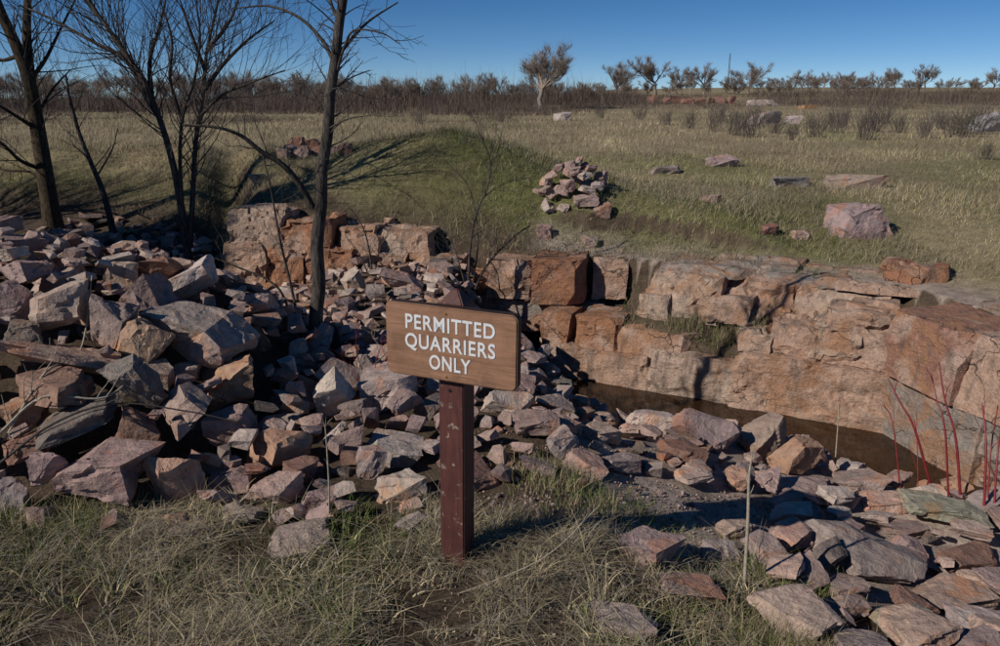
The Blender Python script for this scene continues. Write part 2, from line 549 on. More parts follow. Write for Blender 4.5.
# back wall over the water: toe runs from (0.5,7.1) to (3.1,5.72); length ~2.95
ledge('back_ledge', (0.42, 7.14), (3.12, 5.70), [
    (-0.12, 1.05, 0.00, 0.6, -1.45, -0.62, T_PINK, dict(amp=0.024)),
    (1.04, 1.80, 0.01, 0.65, -1.45, -0.53, T_PALE, dict(amp=0.024)),
    (1.79, 3.04, 0.00, 0.65, -1.45, -0.44, T_PINK, dict(amp=0.03)),
    # middle tier
    (-0.08, 0.20, 0.06, 0.5, -0.67, -0.33, T_RUST, dict(amp=0.015, jit=0.015)),
    (0.26, 0.70, 0.10, 0.5, -0.66, -0.33, T_RUST, dict(amp=0.012, jit=0.015)),
    (0.71, 1.40, 0.12, 0.5, -0.62, -0.40, T_PINK, dict(amp=0.03)),
    # stepped blocks up to the corner
    (1.78, 2.06, 0.12, 0.5, -0.46, -0.30, T_PALE, dict(amp=0.04)),
    (2.04, 2.42, 0.18, 0.5, -0.44, -0.20, T_PINK, dict(amp=0.04)),
    (2.40, 2.74, 0.10, 0.5, -0.40, -0.12, T_PALE, dict(amp=0.05)),
    (2.60, 2.96, 0.24, 0.5, -0.20, 0.00, T_PINK, dict(amp=0.04)),
    (2.46, 3.02, 0.16, 0.5, -0.46, -0.03, T_PINK, dict(amp=0.03)),
    # weathered upper tier
    (0.80, 1.50, 0.52, 0.5, -0.38, 0.02, T_PALE, dict(amp=0.035, batter=0.12, topslope=0.06)),
    (1.48, 2.15, 0.58, 0.5, -0.36, 0.01, T_PINK, dict(amp=0.04, batter=0.2, topslope=0.06)),
    (2.12, 2.90, 0.60, 0.6, -0.30, 0.03, T_PALE, dict(amp=0.04, batter=0.2, topslope=0.05)),
    (2.80, 3.30, 0.95, 0.6, -0.05, 0.20, T_RUST, dict(amp=0.04, batter=0.14)),
    (2.0, 2.8, 1.12, 0.5, -0.05, 0.12, T_GREY, dict(amp=0.03, batter=0.2)),
    # thin weathered beds capping the upper tier
    (0.85, 1.75, 0.78, 0.55, 0.03, 0.10, T_GREY, dict(amp=0.02, batter=0.1)),
    (1.65, 2.55, 0.84, 0.55, 0.02, 0.09, T_GREY, dict(amp=0.02, batter=0.12)),
    (1.25, 2.10, 0.98, 0.5, 0.08, 0.14, T_GREY, dict(amp=0.02, batter=0.1)),
    (2.45, 3.25, 0.80, 0.5, 0.03, 0.10, T_PINK, dict(amp=0.02, batter=0.12)),
    (0.78, 1.05, 0.44, 0.3, -0.36, -0.14, T_PALE, dict(amp=0.03)),
    (1.42, 1.80, 0.50, 0.3, -0.34, -0.10, T_PINK, dict(amp=0.04)),
], 'stepped pink and orange bedrock ledge rising behind the pool', 100)
# square-cut blocks at the far end of the pool
ledge('upper_ledge', (-0.16, 7.62), (1.0, 7.36), [
    (0.00, 0.46, 0.0, 0.6, -0.30, 0.11, T_PINK, dict(amp=0.03)),
    (0.48, 0.98, 0.0, 0.6, -0.31, 0.12, T_RUST, dict(amp=0.015, jit=0.015)),
    (1.06, 1.40, 0.30, 0.5, -0.30, 0.10, T_PINK, dict(amp=0.03)),
    (-0.5, 1.2, 0.05, 0.6, -0.62, -0.33, T_GREY, dict(amp=0.04)),
], 'square-cut orange bedrock blocks above the far end of the pool', 140)
# side wall closing the pit
ledge('side_ledge', (3.02, 5.82), (3.36, 4.45), [
    (0.0, 0.95, 0.0, 0.7, -1.5, -0.42, T_GREY, dict(amp=0.02, batter=0.02)),
    (0.0, 0.72, -0.03, 0.7, -0.43, 0.08, T_RED, dict(amp=0.010, batter=0.05)),
    (0.72, 1.12, 0.02, 0.7, -0.43, 0.09, T_PINK, dict(amp=0.02, batter=0.08)),
    (0.94, 1.85, 0.03, 0.7, -1.5, -0.38, T_GREY, dict(amp=0.03, batter=0.05)),
    (1.12, 1.85, 0.06, 0.7, -0.40, 0.09, T_RED, dict(amp=0.025, batter=0.10)),
    (0.05, 0.75, 0.55, 0.9, -0.2, 0.14, T_GREY, dict(amp=0.04)),
    (0.75, 1.7, 0.6, 0.9, -0.2, 0.13, T_GREY, dict(amp=0.04)),
], 'tall reddish grey rock wall closing the side of the pool', 170)
# ledge between the thin tree and the mound
ledge('gully_ledge', (-3.02, 8.2), (-1.0, 7.82), [
    (0.00, 0.50, 0.05, 0.6, -0.4, 0.14, T_PINK, dict(amp=0.05)),
    (0.02, 0.66, 0.16, 0.6, 0.12, 0.47, T_PALE, dict(amp=0.05)),
    (0.50, 0.95, 0.0, 0.6, -0.4, 0.10, T_RUST, dict(amp=0.06)),
    (0.68, 1.20, 0.14, 0.6, 0.08, 0.42, T_RUST, dict(amp=0.05)),
    (0.95, 1.50, 0.05, 0.6, -0.4, 0.13, T_RUST, dict(amp=0.04)),
    (1.22, 1.70, 0.2, 0.6, 0.1, 0.36, T_PINK, dict(amp=0.05)),
    (1.50, 2.05, 0.10, 0.6, -0.4, 0.08, T_PINK, dict(amp=0.05)),
    (1.7, 2.25, 0.25, 0.6, 0.04, 0.28, T_PALE, dict(amp=0.05)),
    (2.05, 2.6, 0.12, 0.6, -0.45, 0.02, T_PINK, dict(amp=0.05)),
    (2.5, 2.95, 0.12, 0.6, -0.45, -0.03, T_RUST, dict(amp=0.05)),
], 'orange bedrock ledge under the grassy mound beside the gully', 200)


# ------------------------------------------------------------------ loose rocks
def canon(bm):
    """fixed element order, so that every run builds the same stones"""
    k3 = lambda c: round(c.x * 7.31 + c.y * 3.17 + c.z * 1.93, 4)
    bm.verts.sort(key=lambda v: k3(v.co))
    bm.edges.sort(key=lambda e: k3((e.verts[0].co + e.verts[1].co) * 0.5))
    bm.faces.sort(key=lambda f: k3(f.calc_center_median()))
    bm.verts.index_update(); bm.edges.index_update(); bm.faces.index_update()


HULLS = []


def rock_proto(seed, edge=0.10, ncut=(5, 9), rough=1.0):
    r = random.Random(seed)
    bm = bmesh.new()
    bmesh.ops.create_cube(bm, size=1.0)
    for v in bm.verts:
        v.co += Vector((r.uniform(-.24, .24), r.uniform(-.24, .24), r.uniform(-.22, .22)))
    for k in range(r.randint(*ncut)):
        n = Vector((r.uniform(-1, 1), r.uniform(-1, 1), r.uniform(-1, 1))).normalized()
        far = max(v.co.dot(n) for v in bm.verts)
        cut = far - r.uniform(0.06, 0.46) * far
        res = bmesh.ops.bisect_plane(bm, geom=bm.verts[:] + bm.edges[:] + bm.faces[:], plane_co=n * cut, plane_no=n, clear_outer=True)
        ed = [e for e in res['geom_cut'] if isinstance(e, bmesh.types.BMEdge)]
        if len(ed) > 2: bmesh.ops.contextual_create(bm, geom=ed)
        canon(bm)
    lo = Vector([min(v.co[i] for v in bm.verts) for i in range(3)]); hi = Vector([max(v.co[i] for v in bm.verts) for i in range(3)])
    for v in bm.verts:
        v.co = Vector([(v.co[i] - (lo[i] + hi[i]) / 2) / (hi[i] - lo[i]) for i in range(3)])
    bmesh.ops.recalc_face_normals(bm, faces=bm.faces)
    bmesh.ops.remove_doubles(bm, verts=bm.verts, dist=0.02)
    canon(bm)
    bmesh.ops.triangulate(bm, faces=bm.faces)
    canon(bm)
    HULLS.append((np.array([v.co[:] for v in bm.verts]), np.array([[v.index for v in f.verts] for f in bm.faces])))
    for k in range(6):
        le = [e for e in bm.edges if e.calc_length() > edge * 1.6]
        if not le: break
        bmesh.ops.subdivide_edges(bm, edges=le, cuts=1)
        bmesh.ops.triangulate(bm, faces=[f for f in bm.faces if len(f.verts) > 3])
        canon(bm)
    bm.normal_update()
    off = Vector((seed * 1.7, seed * 5.1, seed * 0.3))
    disp = []
    for v in bm.verts:
        p = v.co + off
        q = p * 2.3 + mnoise.noise_vector(p * 1.5) * 0.3
        d, pts = mnoise.voronoi(q)
        h = mnoise.cell(pts[0] * 5.7) * 0.04 + mnoise.fractal(p * 2.2, 0.8, 2.1, 4) * 0.028 + mnoise.noise(p * 9) * 0.008
        disp.append(v.normal * h * rough)
    for v, d in zip(bm.verts, disp): v.co += d
    me = bpy.data.meshes.new('rock')
    bm.to_mesh(me); bm.free()
    me.polygons.foreach_set('use_smooth', np.ones(len(me.polygons), bool))
    me.set_sharp_from_angle(angle=math.radians(22))
    me.materials.append(M_ROCK)
    return me


PROTOS = [rock_proto(s, 0.065) for s in range(26)]
SMALL = [rock_proto(300 + s, 0.40, (2, 4), 0.0) for s in range(14)]


def surf_samples(VT, n, seed):
    V, T = VT
    a, b, c = V[T[:, 0]], V[T[:, 1]], V[T[:, 2]]
    ar = np.linalg.norm(np.cross(b - a, c - a), axis=1)
    g = np.random.default_rng(seed)
    k = g.choice(len(T), n, p=ar / ar.sum())
    u, v = g.random(n), g.random(n)
    sw = u + v > 1
    u[sw], v[sw] = 1 - u[sw], 1 - v[sw]
    return np.vstack([a[k] + (b[k] - a[k]) * u[:, None] + (c[k] - a[k]) * v[:, None], V])


PS = [surf_samples(h, 2500, i) for i, h in enumerate(HULLS[:len(PROTOS)])]
SS = [surf_samples(h, 700, i) for i, h in enumerate(HULLS[len(PROTOS):])]

# height map that the rocks are dropped onto
RES = 0.035
HX0, HX1, HY0, HY1 = -6.2, 4.6, 1.7, 11.6
hxs = np.arange(HX0, HX1, RES); hys = np.arange(HY0, HY1, RES)
HXX, HYY = np.meshgrid(hxs, hys)
HM = terrain(HXX, HYY)
TARGET = terrain(HXX, HYY, core=False) + heap(HXX, HYY)


def raster(P, x, y):
    ix = ((P[:, 0] + x - HX0) / RES).astype(int); iy = ((P[:, 1] + y - HY0) / RES).astype(int)
    ok = (ix >= 0) & (iy >= 0) & (ix < len(hxs)) & (iy < len(hys))
    return ix[ok], iy[ok], P[ok, 2]


def drop(P, x, y):
    """height of the origin at which samples P come to rest on the height map"""
    ix, iy, pz = raster(P, x, y)
    if len(ix) == 0: return None
    key = iy * len(hxs) + ix
    order = np.argsort(key, kind='stable'); key = key[order]; pz = pz[order]
    st = np.flatnonzero(np.r_[True, key[1:] != key[:-1]])
    lo = np.minimum.reduceat(pz, st)
    hm = HM.ravel()[key[st]]
    return float(np.max(hm - lo))


def stamp(P, x, y, z):
    ix, iy, pz = raster(P, x, y)
    np.maximum.at(HM, (iy, ix), pz + z)


def rotmat(rx, ry, rz):
    return np.array(Euler((rx, ry, rz)).to_matrix())


TINT = {
    'pink': (0.43, 0.315, 0.275), 'mauve': (0.32, 0.235, 0.22), 'grey': (0.37, 0.305, 0.28), 'ochre': (0.40, 0.26, 0.185),
    'rust': (0.26, 0.155, 0.12), 'pale': (0.52, 0.43, 0.38), 'dark': (0.20, 0.165, 0.145), 'tan': (0.43, 0.325, 0.265), 'olive': (0.33, 0.315, 0.25),
}


def set_rock(me, pos, R, dims, tint, name='rock'):
    o = link(name, me)
    o.matrix_world = Matrix.Translation(pos) @ Matrix(R.tolist()).to_4x4() @ Matrix.Diagonal((*dims, 1))
    r = rng
    v = r.uniform(0.85, 1.15)
    o.color = (tint[0] * v * r.uniform(.95, 1.05), tint[1] * v, tint[2] * v * r.uniform(.95, 1.05), 1)
    return o


def hit_target(px, py):
    a, f, d = raydir(px, py)
    for t in np.arange(2.0, 14, 0.02):
        x, y, z = a * t, f * t, CAM_H + d * t
        ix, iy = int((x - HX0) / RES), int((y - HY0) / RES)
        if 0 <= ix < len(hxs) and 0 <= iy < len(hys) and z <= TARGET[iy, ix]:
            return x, y, z, t
    return None


# (px, py, width px, height px, tint, yaw, tilt-x, tilt-y, label)
HERO = [
    (33, 243, 42, 30, 'pink', .2, 0, .2, 'pinkish grey rock perched on top of the tall heap'),
    (48, 266, 66, 36, 'pink', -.2, .1, -.15, 'broad pinkish grey rock just under the crest of the tall heap'),
    (8, 300, 44, 46, 'mauve', .1, 0, .3, 'rounded mauve grey rock in the heap beside a brown notched rock'),
    (60, 320, 62, 44, 'tan', .3, .1, -.25, 'brownish notched rock on the tall heap above a long pale slab'),
    (60, 365, 104, 40, 'tan', .15, .35, -.2, 'long pale tan slab lying across the tall heap'),
    (113, 335, 40, 48, 'mauve', .1, -.1, .05, 'blocky upright mauve rock standing on the tall heap'),
    (120, 272, 32, 30, 'tan', .4, .1, .1, 'small tan block on the crest of the tall heap'),
    (148, 298, 62, 52, 'mauve', -.3, .2, -.5, 'pointed mauve rock leaning on the crest of the tall heap'),
    (184, 283, 66, 34, 'pale', -.1, .1, .35, 'jagged pale pink rock sloping off the crest of the tall heap'),
    (197, 334, 94, 54, 'grey', -.15, .25, .2, 'largest brownish grey boulder on the face of the tall heap'),
    (141, 352, 44, 44, 'ochre', .5, .2, -.7, 'ochre rock wedged under the blocky mauve rock'),
    (152, 364, 36, 26, 'pink', -.2, .1, .15, 'small pink rock below the largest boulder of the heap'),
    (184, 358, 32, 22, 'pale', .3, .1, .2, 'small pale rock tucked under the largest boulder of the heap'),
    (229, 378, 62, 46, 'ochre', .25, .1, -.3, 'sunlit ochre block below the largest boulder of the heap'),
    (138, 398, 36, 62, 'dark', .3, .5, -.6, 'dark lichen-grey slab standing tilted in the tall heap'),
    (186, 408, 52, 46, 'pink', -.4, .1, .4, 'pink rock with an orange flank on the heap face'),
    (228, 420, 50, 42, 'mauve', .2, .1, -.2, 'purple grey block under the sunlit ochre block'),
    (58, 405, 72, 40, 'rust', -.1, .1, .05, 'dark reddish brown block below the long pale slab'),
    (76, 438, 84, 30, 'dark', .2, .3, -.35, 'long dark lichened slab above the big purple rock'),
    (136, 440, 50, 44, 'rust', .3, .2, -.3, 'red brown rock between the big purple rock and the pink rock'),
    (112, 490, 88, 62, 'mauve', -.05, .05, .08, 'big purple pink rock at the grassy foot of the tall heap'),
    (176, 488, 46, 62, 'ochre', .9, .1, .1, 'tall orange rock with a dark flank beside the big purple rock'),
    (205, 446, 42, 26, 'olive', .2, .1, .3, 'pale green grey rock in the lower face of the heap'),
    (231, 480, 42, 32, 'mauve', .3, .1, -.3, 'small purple grey rock above the grass at the heap foot'),
    (271, 490, 54, 38, 'pink', -.2, .15, -.15, 'pale pink grey rock at the foot of the heap'),
    (238, 521, 46, 26, 'tan', .1, .1, .05, 'tan rock half buried in grass at the heap foot'),
    (281, 448, 60, 48, 'ochre', .5, .2, .2, 'yellow ochre rock in the lower heap'),
    (300, 545, 66, 30, 'grey', .1, .1, .05, 'flat grey rock lying in the grass before the heap'),
    (255, 319, 28, 28, 'ochre', .3, .3, .5, 'small pinkish orange rock behind the largest boulder'),
    (267, 301, 42, 18, 'pale', -.1, .15, .2, 'flat pale slab on the back of the heap near the thin tree'),
    (307, 370, 30, 26, 'pink', .3, .3, -.3, 'pale pink rock at the foot of the thin tree'),
    (328, 396, 40, 42, 'pale', -.2, .3, -.6, 'upright pale grey slab in front of the thin tree'),
    (277, 410, 44, 22, 'grey', .1, .2, -.1, 'low pale slab beside the purple grey block'),
    (396, 448, 70, 36, 'grey', -.15, .15, .2, 'grey rock with an orange underside left of the sign post'),
    (350, 442, 34, 28, 'pink', .3, .2, .1, 'pink rock beside the grey rock with an orange underside'),
    (400, 494, 46, 34, 'pale', .2, .1, -.1, 'pale grey rock at the grass edge beside the sign post'),
    (371, 468, 30, 40, 'grey', .5, .1, .1, 'narrow grey rock between two pale rocks by the post'),
    (12, 500, 36, 42, 'grey', .1, .1, .1, 'grey rock at the foot of the heap beyond the big purple rock'),
    (52, 488, 40, 36, 'mauve', .2, .1, .1, 'mauve rock just beside the big purple rock'),
    (322, 500, 40, 30, 'mauve', .2, .1, .1, 'mauve rock beside the pale stalk at the heap foot'),
    (300, 470, 34, 30, 'rust', .2, .1, .1, 'dull red rock above the pale pink grey rock'),
    (20, 412, 46, 40, 'ochre', .4, .2, .2, 'orange brown rock beside the dark reddish brown block'),
    (30, 455, 50, 34, 'rust', .1, .1, .2, 'rusty rock under the long dark lichened slab'),
    (25, 340, 36, 24, 'dark', .1, .1, .2, 'dark rock under the rounded mauve grey rock'),
    (355, 405, 34, 24, 'mauve', .2, .3, .2, 'mauve rock beside the upright pale grey slab'),
    # middle, around and behind the sign
    (372, 262, 26, 18, 'ochre', .2, .2, .2, 'ochre rock on the rubble under the gully ledge'),
    (355, 290, 26, 26, 'pale', .2, .4, -.5, 'pale pointed rock in the rubble behind the thin tree'),
    (400, 290, 46, 20, 'pink', .2, .2, .35, 'long pink rock leaning in the rubble behind the sign'),
    (520, 392, 34, 24, 'pink', .2, .2, .2, 'pink rock under the sign board corner'),
    (508, 408, 46, 30, 'pale', -.2, .3, .3, 'pale rock just behind the sign post'),
    (590, 403, 48, 18, 'pale', -.1, .2, .25, 'pale thin slab on the near brink of the pool'),
    (553, 408, 40, 18, 'grey', .1, .1, .2, 'grey slab on the brink of the pool near the sign'),
    (538, 436, 44, 26, 'mauve', .2, .1, -.2, 'mauve rock in the shadow behind the post'),
    (563, 456, 32, 28, 'grey', .3, .3, .3, 'small grey rock where the gravel begins'),
    (586, 469, 48, 22, 'pink', -.1, .1, .2, 'flat pink rock at the edge of the gravel'),
    (622, 468, 42, 22, 'grey', .1, .1, -.15, 'flat grey rock at the edge of the gravel'),
    (560, 434, 34, 26, 'pink', .3, .2, .2, 'pink block behind the small grey rock'),
    (604, 440, 36, 24, 'tan', .3, .2, .2, 'tan rock beside the squared pale block'),
    # pool brink
    (652, 428, 54, 36, 'pale', .25, .25, -.1, 'squared pale grey block on the brink of the pool'),
    (704, 440, 60, 44, 'mauve', -.3, .55, .55, 'leaning mauve slab on the brink of the pool'),
    (682, 462, 48, 28, 'rust', .2, .1, .1, 'brown block at the foot of the leaning mauve slab'),
    (752, 421, 42, 22, 'ochre', .3, .2, -.2, 'orange tan rock over the water'),
    (786, 424, 30, 30, 'pale', -.3, .4, .8, 'pale slab tilted steeply over the water'),
    (764, 450, 50, 40, 'tan', .3, .3, -.3, 'tan pink boulder above the sign shadow'),
    (794, 468, 44, 44, 'ochre', .5, .2, .3, 'orange tan upright rock next to the tan pink boulder'),
    (826, 448, 66, 30, 'pale', -.2, .3, .5, 'long pale slab sloping towards the water'),
    (852, 452, 48, 26, 'pink', -.3, .3, .4, 'pink slab sloping beside the long pale slab'),
    (800, 498, 60, 26, 'pink', .05, .05, .0, 'flat-topped pink block at the end of the sign shadow'),
    (884, 466, 52, 28, 'tan', .3, .2, .3, 'tan rock where the brink meets the side wall'),
    (930, 470, 44, 24, 'mauve', .1, .1, .2, 'mauve rock among the red stems'),
    (968, 484, 52, 26, 'grey', .1, .1, .1, 'grey rock at the foot of the red stems'),
    # slab scatter
    (868, 568, 124, 58, 'grey', -.2, .12, .1, 'largest grey pink slab in the flat stone scatter'),
    (946, 523, 72, 30, 'olive', -.1, .1, .12, 'flat grey green slab in the stone scatter'),
    (893, 508, 60, 26, 'pink', .1, .1, .1, 'flat pink slab behind the largest slab'),
    (838, 506, 40, 24, 'mauve', .3, .1, .1, 'small mauve slab beside the flat-topped pink block'),
    (860, 485, 56, 24, 'grey', -.1, .15, .2, 'grey slab below the pink sloping slab'),
    (926, 497, 44, 22, 'pale', .2, .1, .1, 'pale slab between the green slab and the red stems'),
    (985, 512, 50, 26, 'grey', .2, .1, .2, 'grey slab behind the grey green slab'),
    (905, 535, 50, 22, 'mauve', .1, .1, .1, 'mauve slab touching the largest slab'),
    (965, 560, 64, 30, 'rust', .3, .1, .2, 'reddish slab in front of the grey green slab'),
    (952, 602, 74, 36, 'pink', .1, .1, .1, 'pink slab beside the largest slab in the scatter'),
    (985, 632, 70, 36, 'grey', -.2, .1, .1, 'grey slab in the corner of the stone scatter'),
    (905, 628, 66, 34, 'olive', .2, .05, .1, 'grey green slab in front of the largest slab'),
    (846, 612, 46, 26, 'mauve', .1, .1, .1, 'mauve slab half hidden by dry grass'),
    (826, 570, 40, 30, 'dark', .4, .1, .2, 'dark slab leaning against the largest slab'),
    (650, 556, 66, 40, 'mauve', .5, .1, .15, 'flat mauve slab in the gravel near the sign shadow'),
    (688, 596, 66, 34, 'mauve', .2, .05, .1, 'flat purple slab in the gravel'),
    (720, 560, 44, 24, 'grey', .1, .05, .1, 'small flat grey slab in the gravel'),
    (622, 628, 74, 34, 'grey', -.1, .08, .1, 'flat grey slab among the foreground grass'),
    (735, 536, 36, 14, 'tan', .1, .05, .0, 'thin tan stone in the gravel'),
    (980, 585, 40, 26, 'tan', .1, .05, .2, 'tan slab beside the reddish slab'),
]

hero_objs = []
hero_pos = []
STOP = 'on in at under below beside between above lying leaning standing sloping tucked wedged perched just half behind next over where among touching tilted across near by'.split()


def short_name(lab):
    w = lab.split()
    if len(w) <= 10: return lab
    for i, a in enumerate(w):
        if i > 1 and a in STOP: return ' '.join(w[:i])
    return ' '.join(w[:6])



hits = []
for h in HERO:
    hp = hit_target(h[0], h[1] + h[3] * 0.12)
    if hp: hits.append((hp, h))
hits.sort(key=lambda e: e[0][2])
for (x, y, z, t), (px, py, w, hh, tint, yaw, tx, ty, lab) in hits:
    depa = math.atan2(CAM_H - z, y)
    sx = w * t / FPX * 1.04
    flat = px > 620 and py > 470
    sy = sx * (0.75 if not flat else 0.62)
    sz = max((hh * t / FPX - sy * math.sin(depa) * 0.75) / math.cos(depa), 0.42 * hh * t / FPX)
    sz = max(sz, 0.07) * 1.12
    best = None
    for k in range(9):
        pi_ = rng.randrange(len(PROTOS))
        R = rotmat(tx * 0.7 + rng.uniform(-.15, .15), ty + rng.uniform(-.12, .12), yaw + rng.uniform(-.25, .25) + rng.choice((0, math.pi)))
        P = (PS[pi_] * np.array([sx, sy, sz])) @ R.T
        yy = y + sy * 0.12
        dz = drop(P, x, yy)
        if dz is None: continue
        c = abs(dz - 0.02 - z)
        if best is None or c < best[0]: best = (c, pi_, R, P, dz, yy)
    c, pi_, R, P, dz, yy = best
    zz = min(dz - 0.02, z + 0.10)
    stamp(P, x, yy, zz)
    o = set_rock(PROTOS[pi_], (x, yy, zz), R, (sx, sy, sz), TINT[tint])
    tag(o, lab, 'rock', 'quarried rocks lying loose in the quarry')
    hero_objs.append(o); hero_pos.append((x, yy, short_name(lab)))


def zone_of(x, y):
    if heap(x, y) > 0.10: return 'heap'
    if x < 0.25 and y > 6.6: return 'back'
    if x < 0.55: return 'middle'
    s = float(wall_sd(np.array([x]), np.array([y]))[0])
    if x > 1.15 and y < 3.45: return 'slabs'
    return 'brink'


ZLAB = {'heap': 'filling a gap in the tall heap', 'back': 'in the rubble below the orange ledge', 'middle': 'in the rubble around the sign post',
        'slabs': 'in the flat stone scatter', 'brink': 'on the brink of the pool'}
TWORD = {'pink': 'pinkish grey', 'mauve': 'mauve', 'grey': 'grey', 'ochre': 'orange stained', 'rust': 'reddish brown', 'pale': 'pale', 'dark': 'dark lichened', 'tan': 'tan', 'olive': 'grey green'}
TW = ['pink'] * 6 + ['mauve'] * 6 + ['grey'] * 3 + ['ochre'] + ['rust'] * 2 + ['pale'] * 3 + ['tan'] + ['dark']


def allowed_mask(x, y):
    """where loose stone may lie"""
    ok = wall_sd(x, y) < -0.12
    ok &= ~((y < 2.72) & (x < 0.7))
    ok &= ~((x > -0.30) & (x < 1.02) & (y < 3.12))                     # grass and gravel round the post
    ok &= ~((x > 0.35) & (x < 1.12 - 0.25 * (3.4 - y)) & (y < 3.42))
    ok &= ~((x < 1.25) & (y < 2.2))
    ok &= terrain(x, y) > -0.62
    ok &= ~((x > 0.42) & (x < 1.30) & (y < 3.55) & (y > 3.0))
    return ok


ALLOW = allowed_mask(HXX, HYY) & (np.hypot(HXX - 0.89, HYY - 2.62) > 0.22)


def fill(n, size_rng, tol, tries_xy, protos, samples, region, shape=(1, .8, .6), out=None, norient=5):
    made = 0
    for _ in range(tries_xy):
        if made >= n: break
        x = rng.uniform(region[0], region[1]); y = rng.uniform(region[2], region[3])
        if abs(x) > 0.70 * y + 0.45: continue
        ix, iy = int((x - HX0) / RES), int((y - HY0) / RES)
        if not ALLOW[iy, ix]: continue
        tgt = TARGET[iy, ix]
        sz = rng.uniform(*size_rng)
        if HM[iy, ix] > tgt + tol - sz * 0.25: continue
        best = None
        for k in range(norient):
            pi_ = rng.randrange(len(protos))
            fl = rng.uniform(0.22, 0.75)
            if x > 0.9 and y < 3.6: fl = rng.uniform(0.25, 0.5)
            dims = np.array([sz, sz * rng.uniform(.6, .95), sz * fl])
            R = rotmat(rng.gauss(0, .45), rng.gauss(0, .45), rng.uniform(0, 6.28))
            P = (samples[pi_] * dims) @ R.T
            dx, dy = rng.uniform(-.05, .05), rng.uniform(-.05, .05)
            dz = drop(P, x + dx, y + dy)
            if dz is None: continue
            top = dz + P[:, 2].max() - tgt
            if best is None or top < best[0]: best = (top, pi_, R, P, dz, x + dx, y + dy, dims)
        if best is None or best[0] > tol + 0.06: continue
        top, pi_, R, P, dz, xx, yy, dims = best
        dz -= 0.012
        stamp(P, xx, yy, dz)
        out(pi_, R, (xx, yy, dz), dims)
        made += 1
    return made


def out_rock(pi_, R, pos, dims):
    t = rng.choice(TW)
    z = zone_of(pos[0], pos[1])
    if z == 'brink' and t in ('rust', 'dark'): t = 'pink'
    o = set_rock(PROTOS[pi_], pos, R, dims, TINT[t])
    size = 'small' if dims[0] < 0.17 else 'middling'
    nm = min(hero_pos, key=lambda e: (e[0] - pos[0]) ** 2 + (e[1] - pos[1]) ** 2)[2]
    tag(o, f'{size} {TWORD[t]} rock beside the {nm}', 'rock', f'rocks beside the {nm}')


n1 = fill(84, (0.17, 0.34), 0.08, 8000, PROTOS, PS, (-3.6, 0.2, 2.6, 5.4), out=out_rock)
n1 += fill(70, (0.15, 0.30), 0.04, 6000, PROTOS, PS, (0.1, 3.0, 3.1, 5.2), out=out_rock)
n1 += fill(70, (0.18, 0.42), 0.07, 6000, PROTOS, PS, (0.95, 2.9, 1.9, 3.9), out=out_rock)
n2 = fill(90, (0.11, 0.20), 0.05, 7000, PROTOS, PS, (-3.6, 3.2, 2.0, 7.6), out=out_rock)
# small rubble: too many and too small to count
RV, RF, RC = [], [], []
roff = 0
SV = []
for me in SMALL:
    V = np.empty(len(me.vertices) * 3, np.float32); me.vertices.foreach_get('co', V)
    me.calc_loop_triangles()
    T = np.empty(len(me.loop_triangles) * 3, np.int32); me.loop_triangles.foreach_get('vertices', T)
    SV.append((V.reshape(-1, 3).astype(float), T.reshape(-1, 3)))


def out_rubble(pi_, R, pos, dims):
    global roff
    V, T = SV[pi_]
    W = (V * dims) @ R.T + np.array(pos)
    RV.append(W); RF.append(T + roff); roff += len(W)
    c = np.array(TINT[rng.choice(TW)]) * rng.uniform(0.75, 1.15)
    RC.append(np.repeat(c[None], len(W), 0))


n3 = fill(1700, (0.07, 0.17), 0.04, 12000, SMALL, SS, (-5.2, 3.4, 2.0, 9.4), out=out_rubble, norient=3)
n4 = fill(600, (0.12, 0.36), 0.10, 2500, SMALL, SS, (-6.1, -0.2, 6.0, 11.0), out=out_rubble, norient=2)
HM_ROCK = HM.copy()
# gravel crumbs over the bare ground
TERR = terrain(HXX, HYY)
for k in range(5200):
    x = rng.uniform(-0.2, 2.0); y = rng.uniform(2.1, 4.0)
    ix, iy = int((x - HX0) / RES), int((y - HY0) / RES)
    if HM[iy, ix] > TERR[iy, ix] + 0.012 or TERR[iy, ix] < -0.6: continue
    s_ = rng.uniform(0.005, 0.014) if rng.random() < .95 else rng.uniform(.014, .035)
    out_rubble(rng.randrange(len(SMALL)), rotmat(rng.uniform(0, 6), rng.uniform(0, 6), rng.uniform(0, 6)), (x, y, TERR[iy, ix] + s_ * .12), np.array([s_, s_ * .8, s_ * .5]))
rub = link('rubble', np_mesh('rubble', np.vstack(RV), np.vstack(RF), np.vstack(RC)), M_RUBBLE)
tag(rub, 'small broken stone rubble filling gaps between the rocks', kind='stuff')
print('rocks', len(hero_objs), n1, n2, 'rubble', n3, n4)


# ------------------------------------------------------------------ field boulders and cairn
T_RAY = 3.0 * np.exp(np.linspace(0, math.log(400 / 3.0), 1400))


def ground_hit(px, py):
    a, f, d = raydir(px, py)
    x, y, z = a * T_RAY, f * T_RAY, CAM_H + d * T_RAY
    k = np.flatnonzero((y > 7.9) & (z <= terrain(x, y)))
    if len(k) == 0: return a * 60, 60.0, 0.6, 60.0
    k = k[0]
    return float(x[k]), float(y[k]), float(z[k]), float(T_RAY[k])


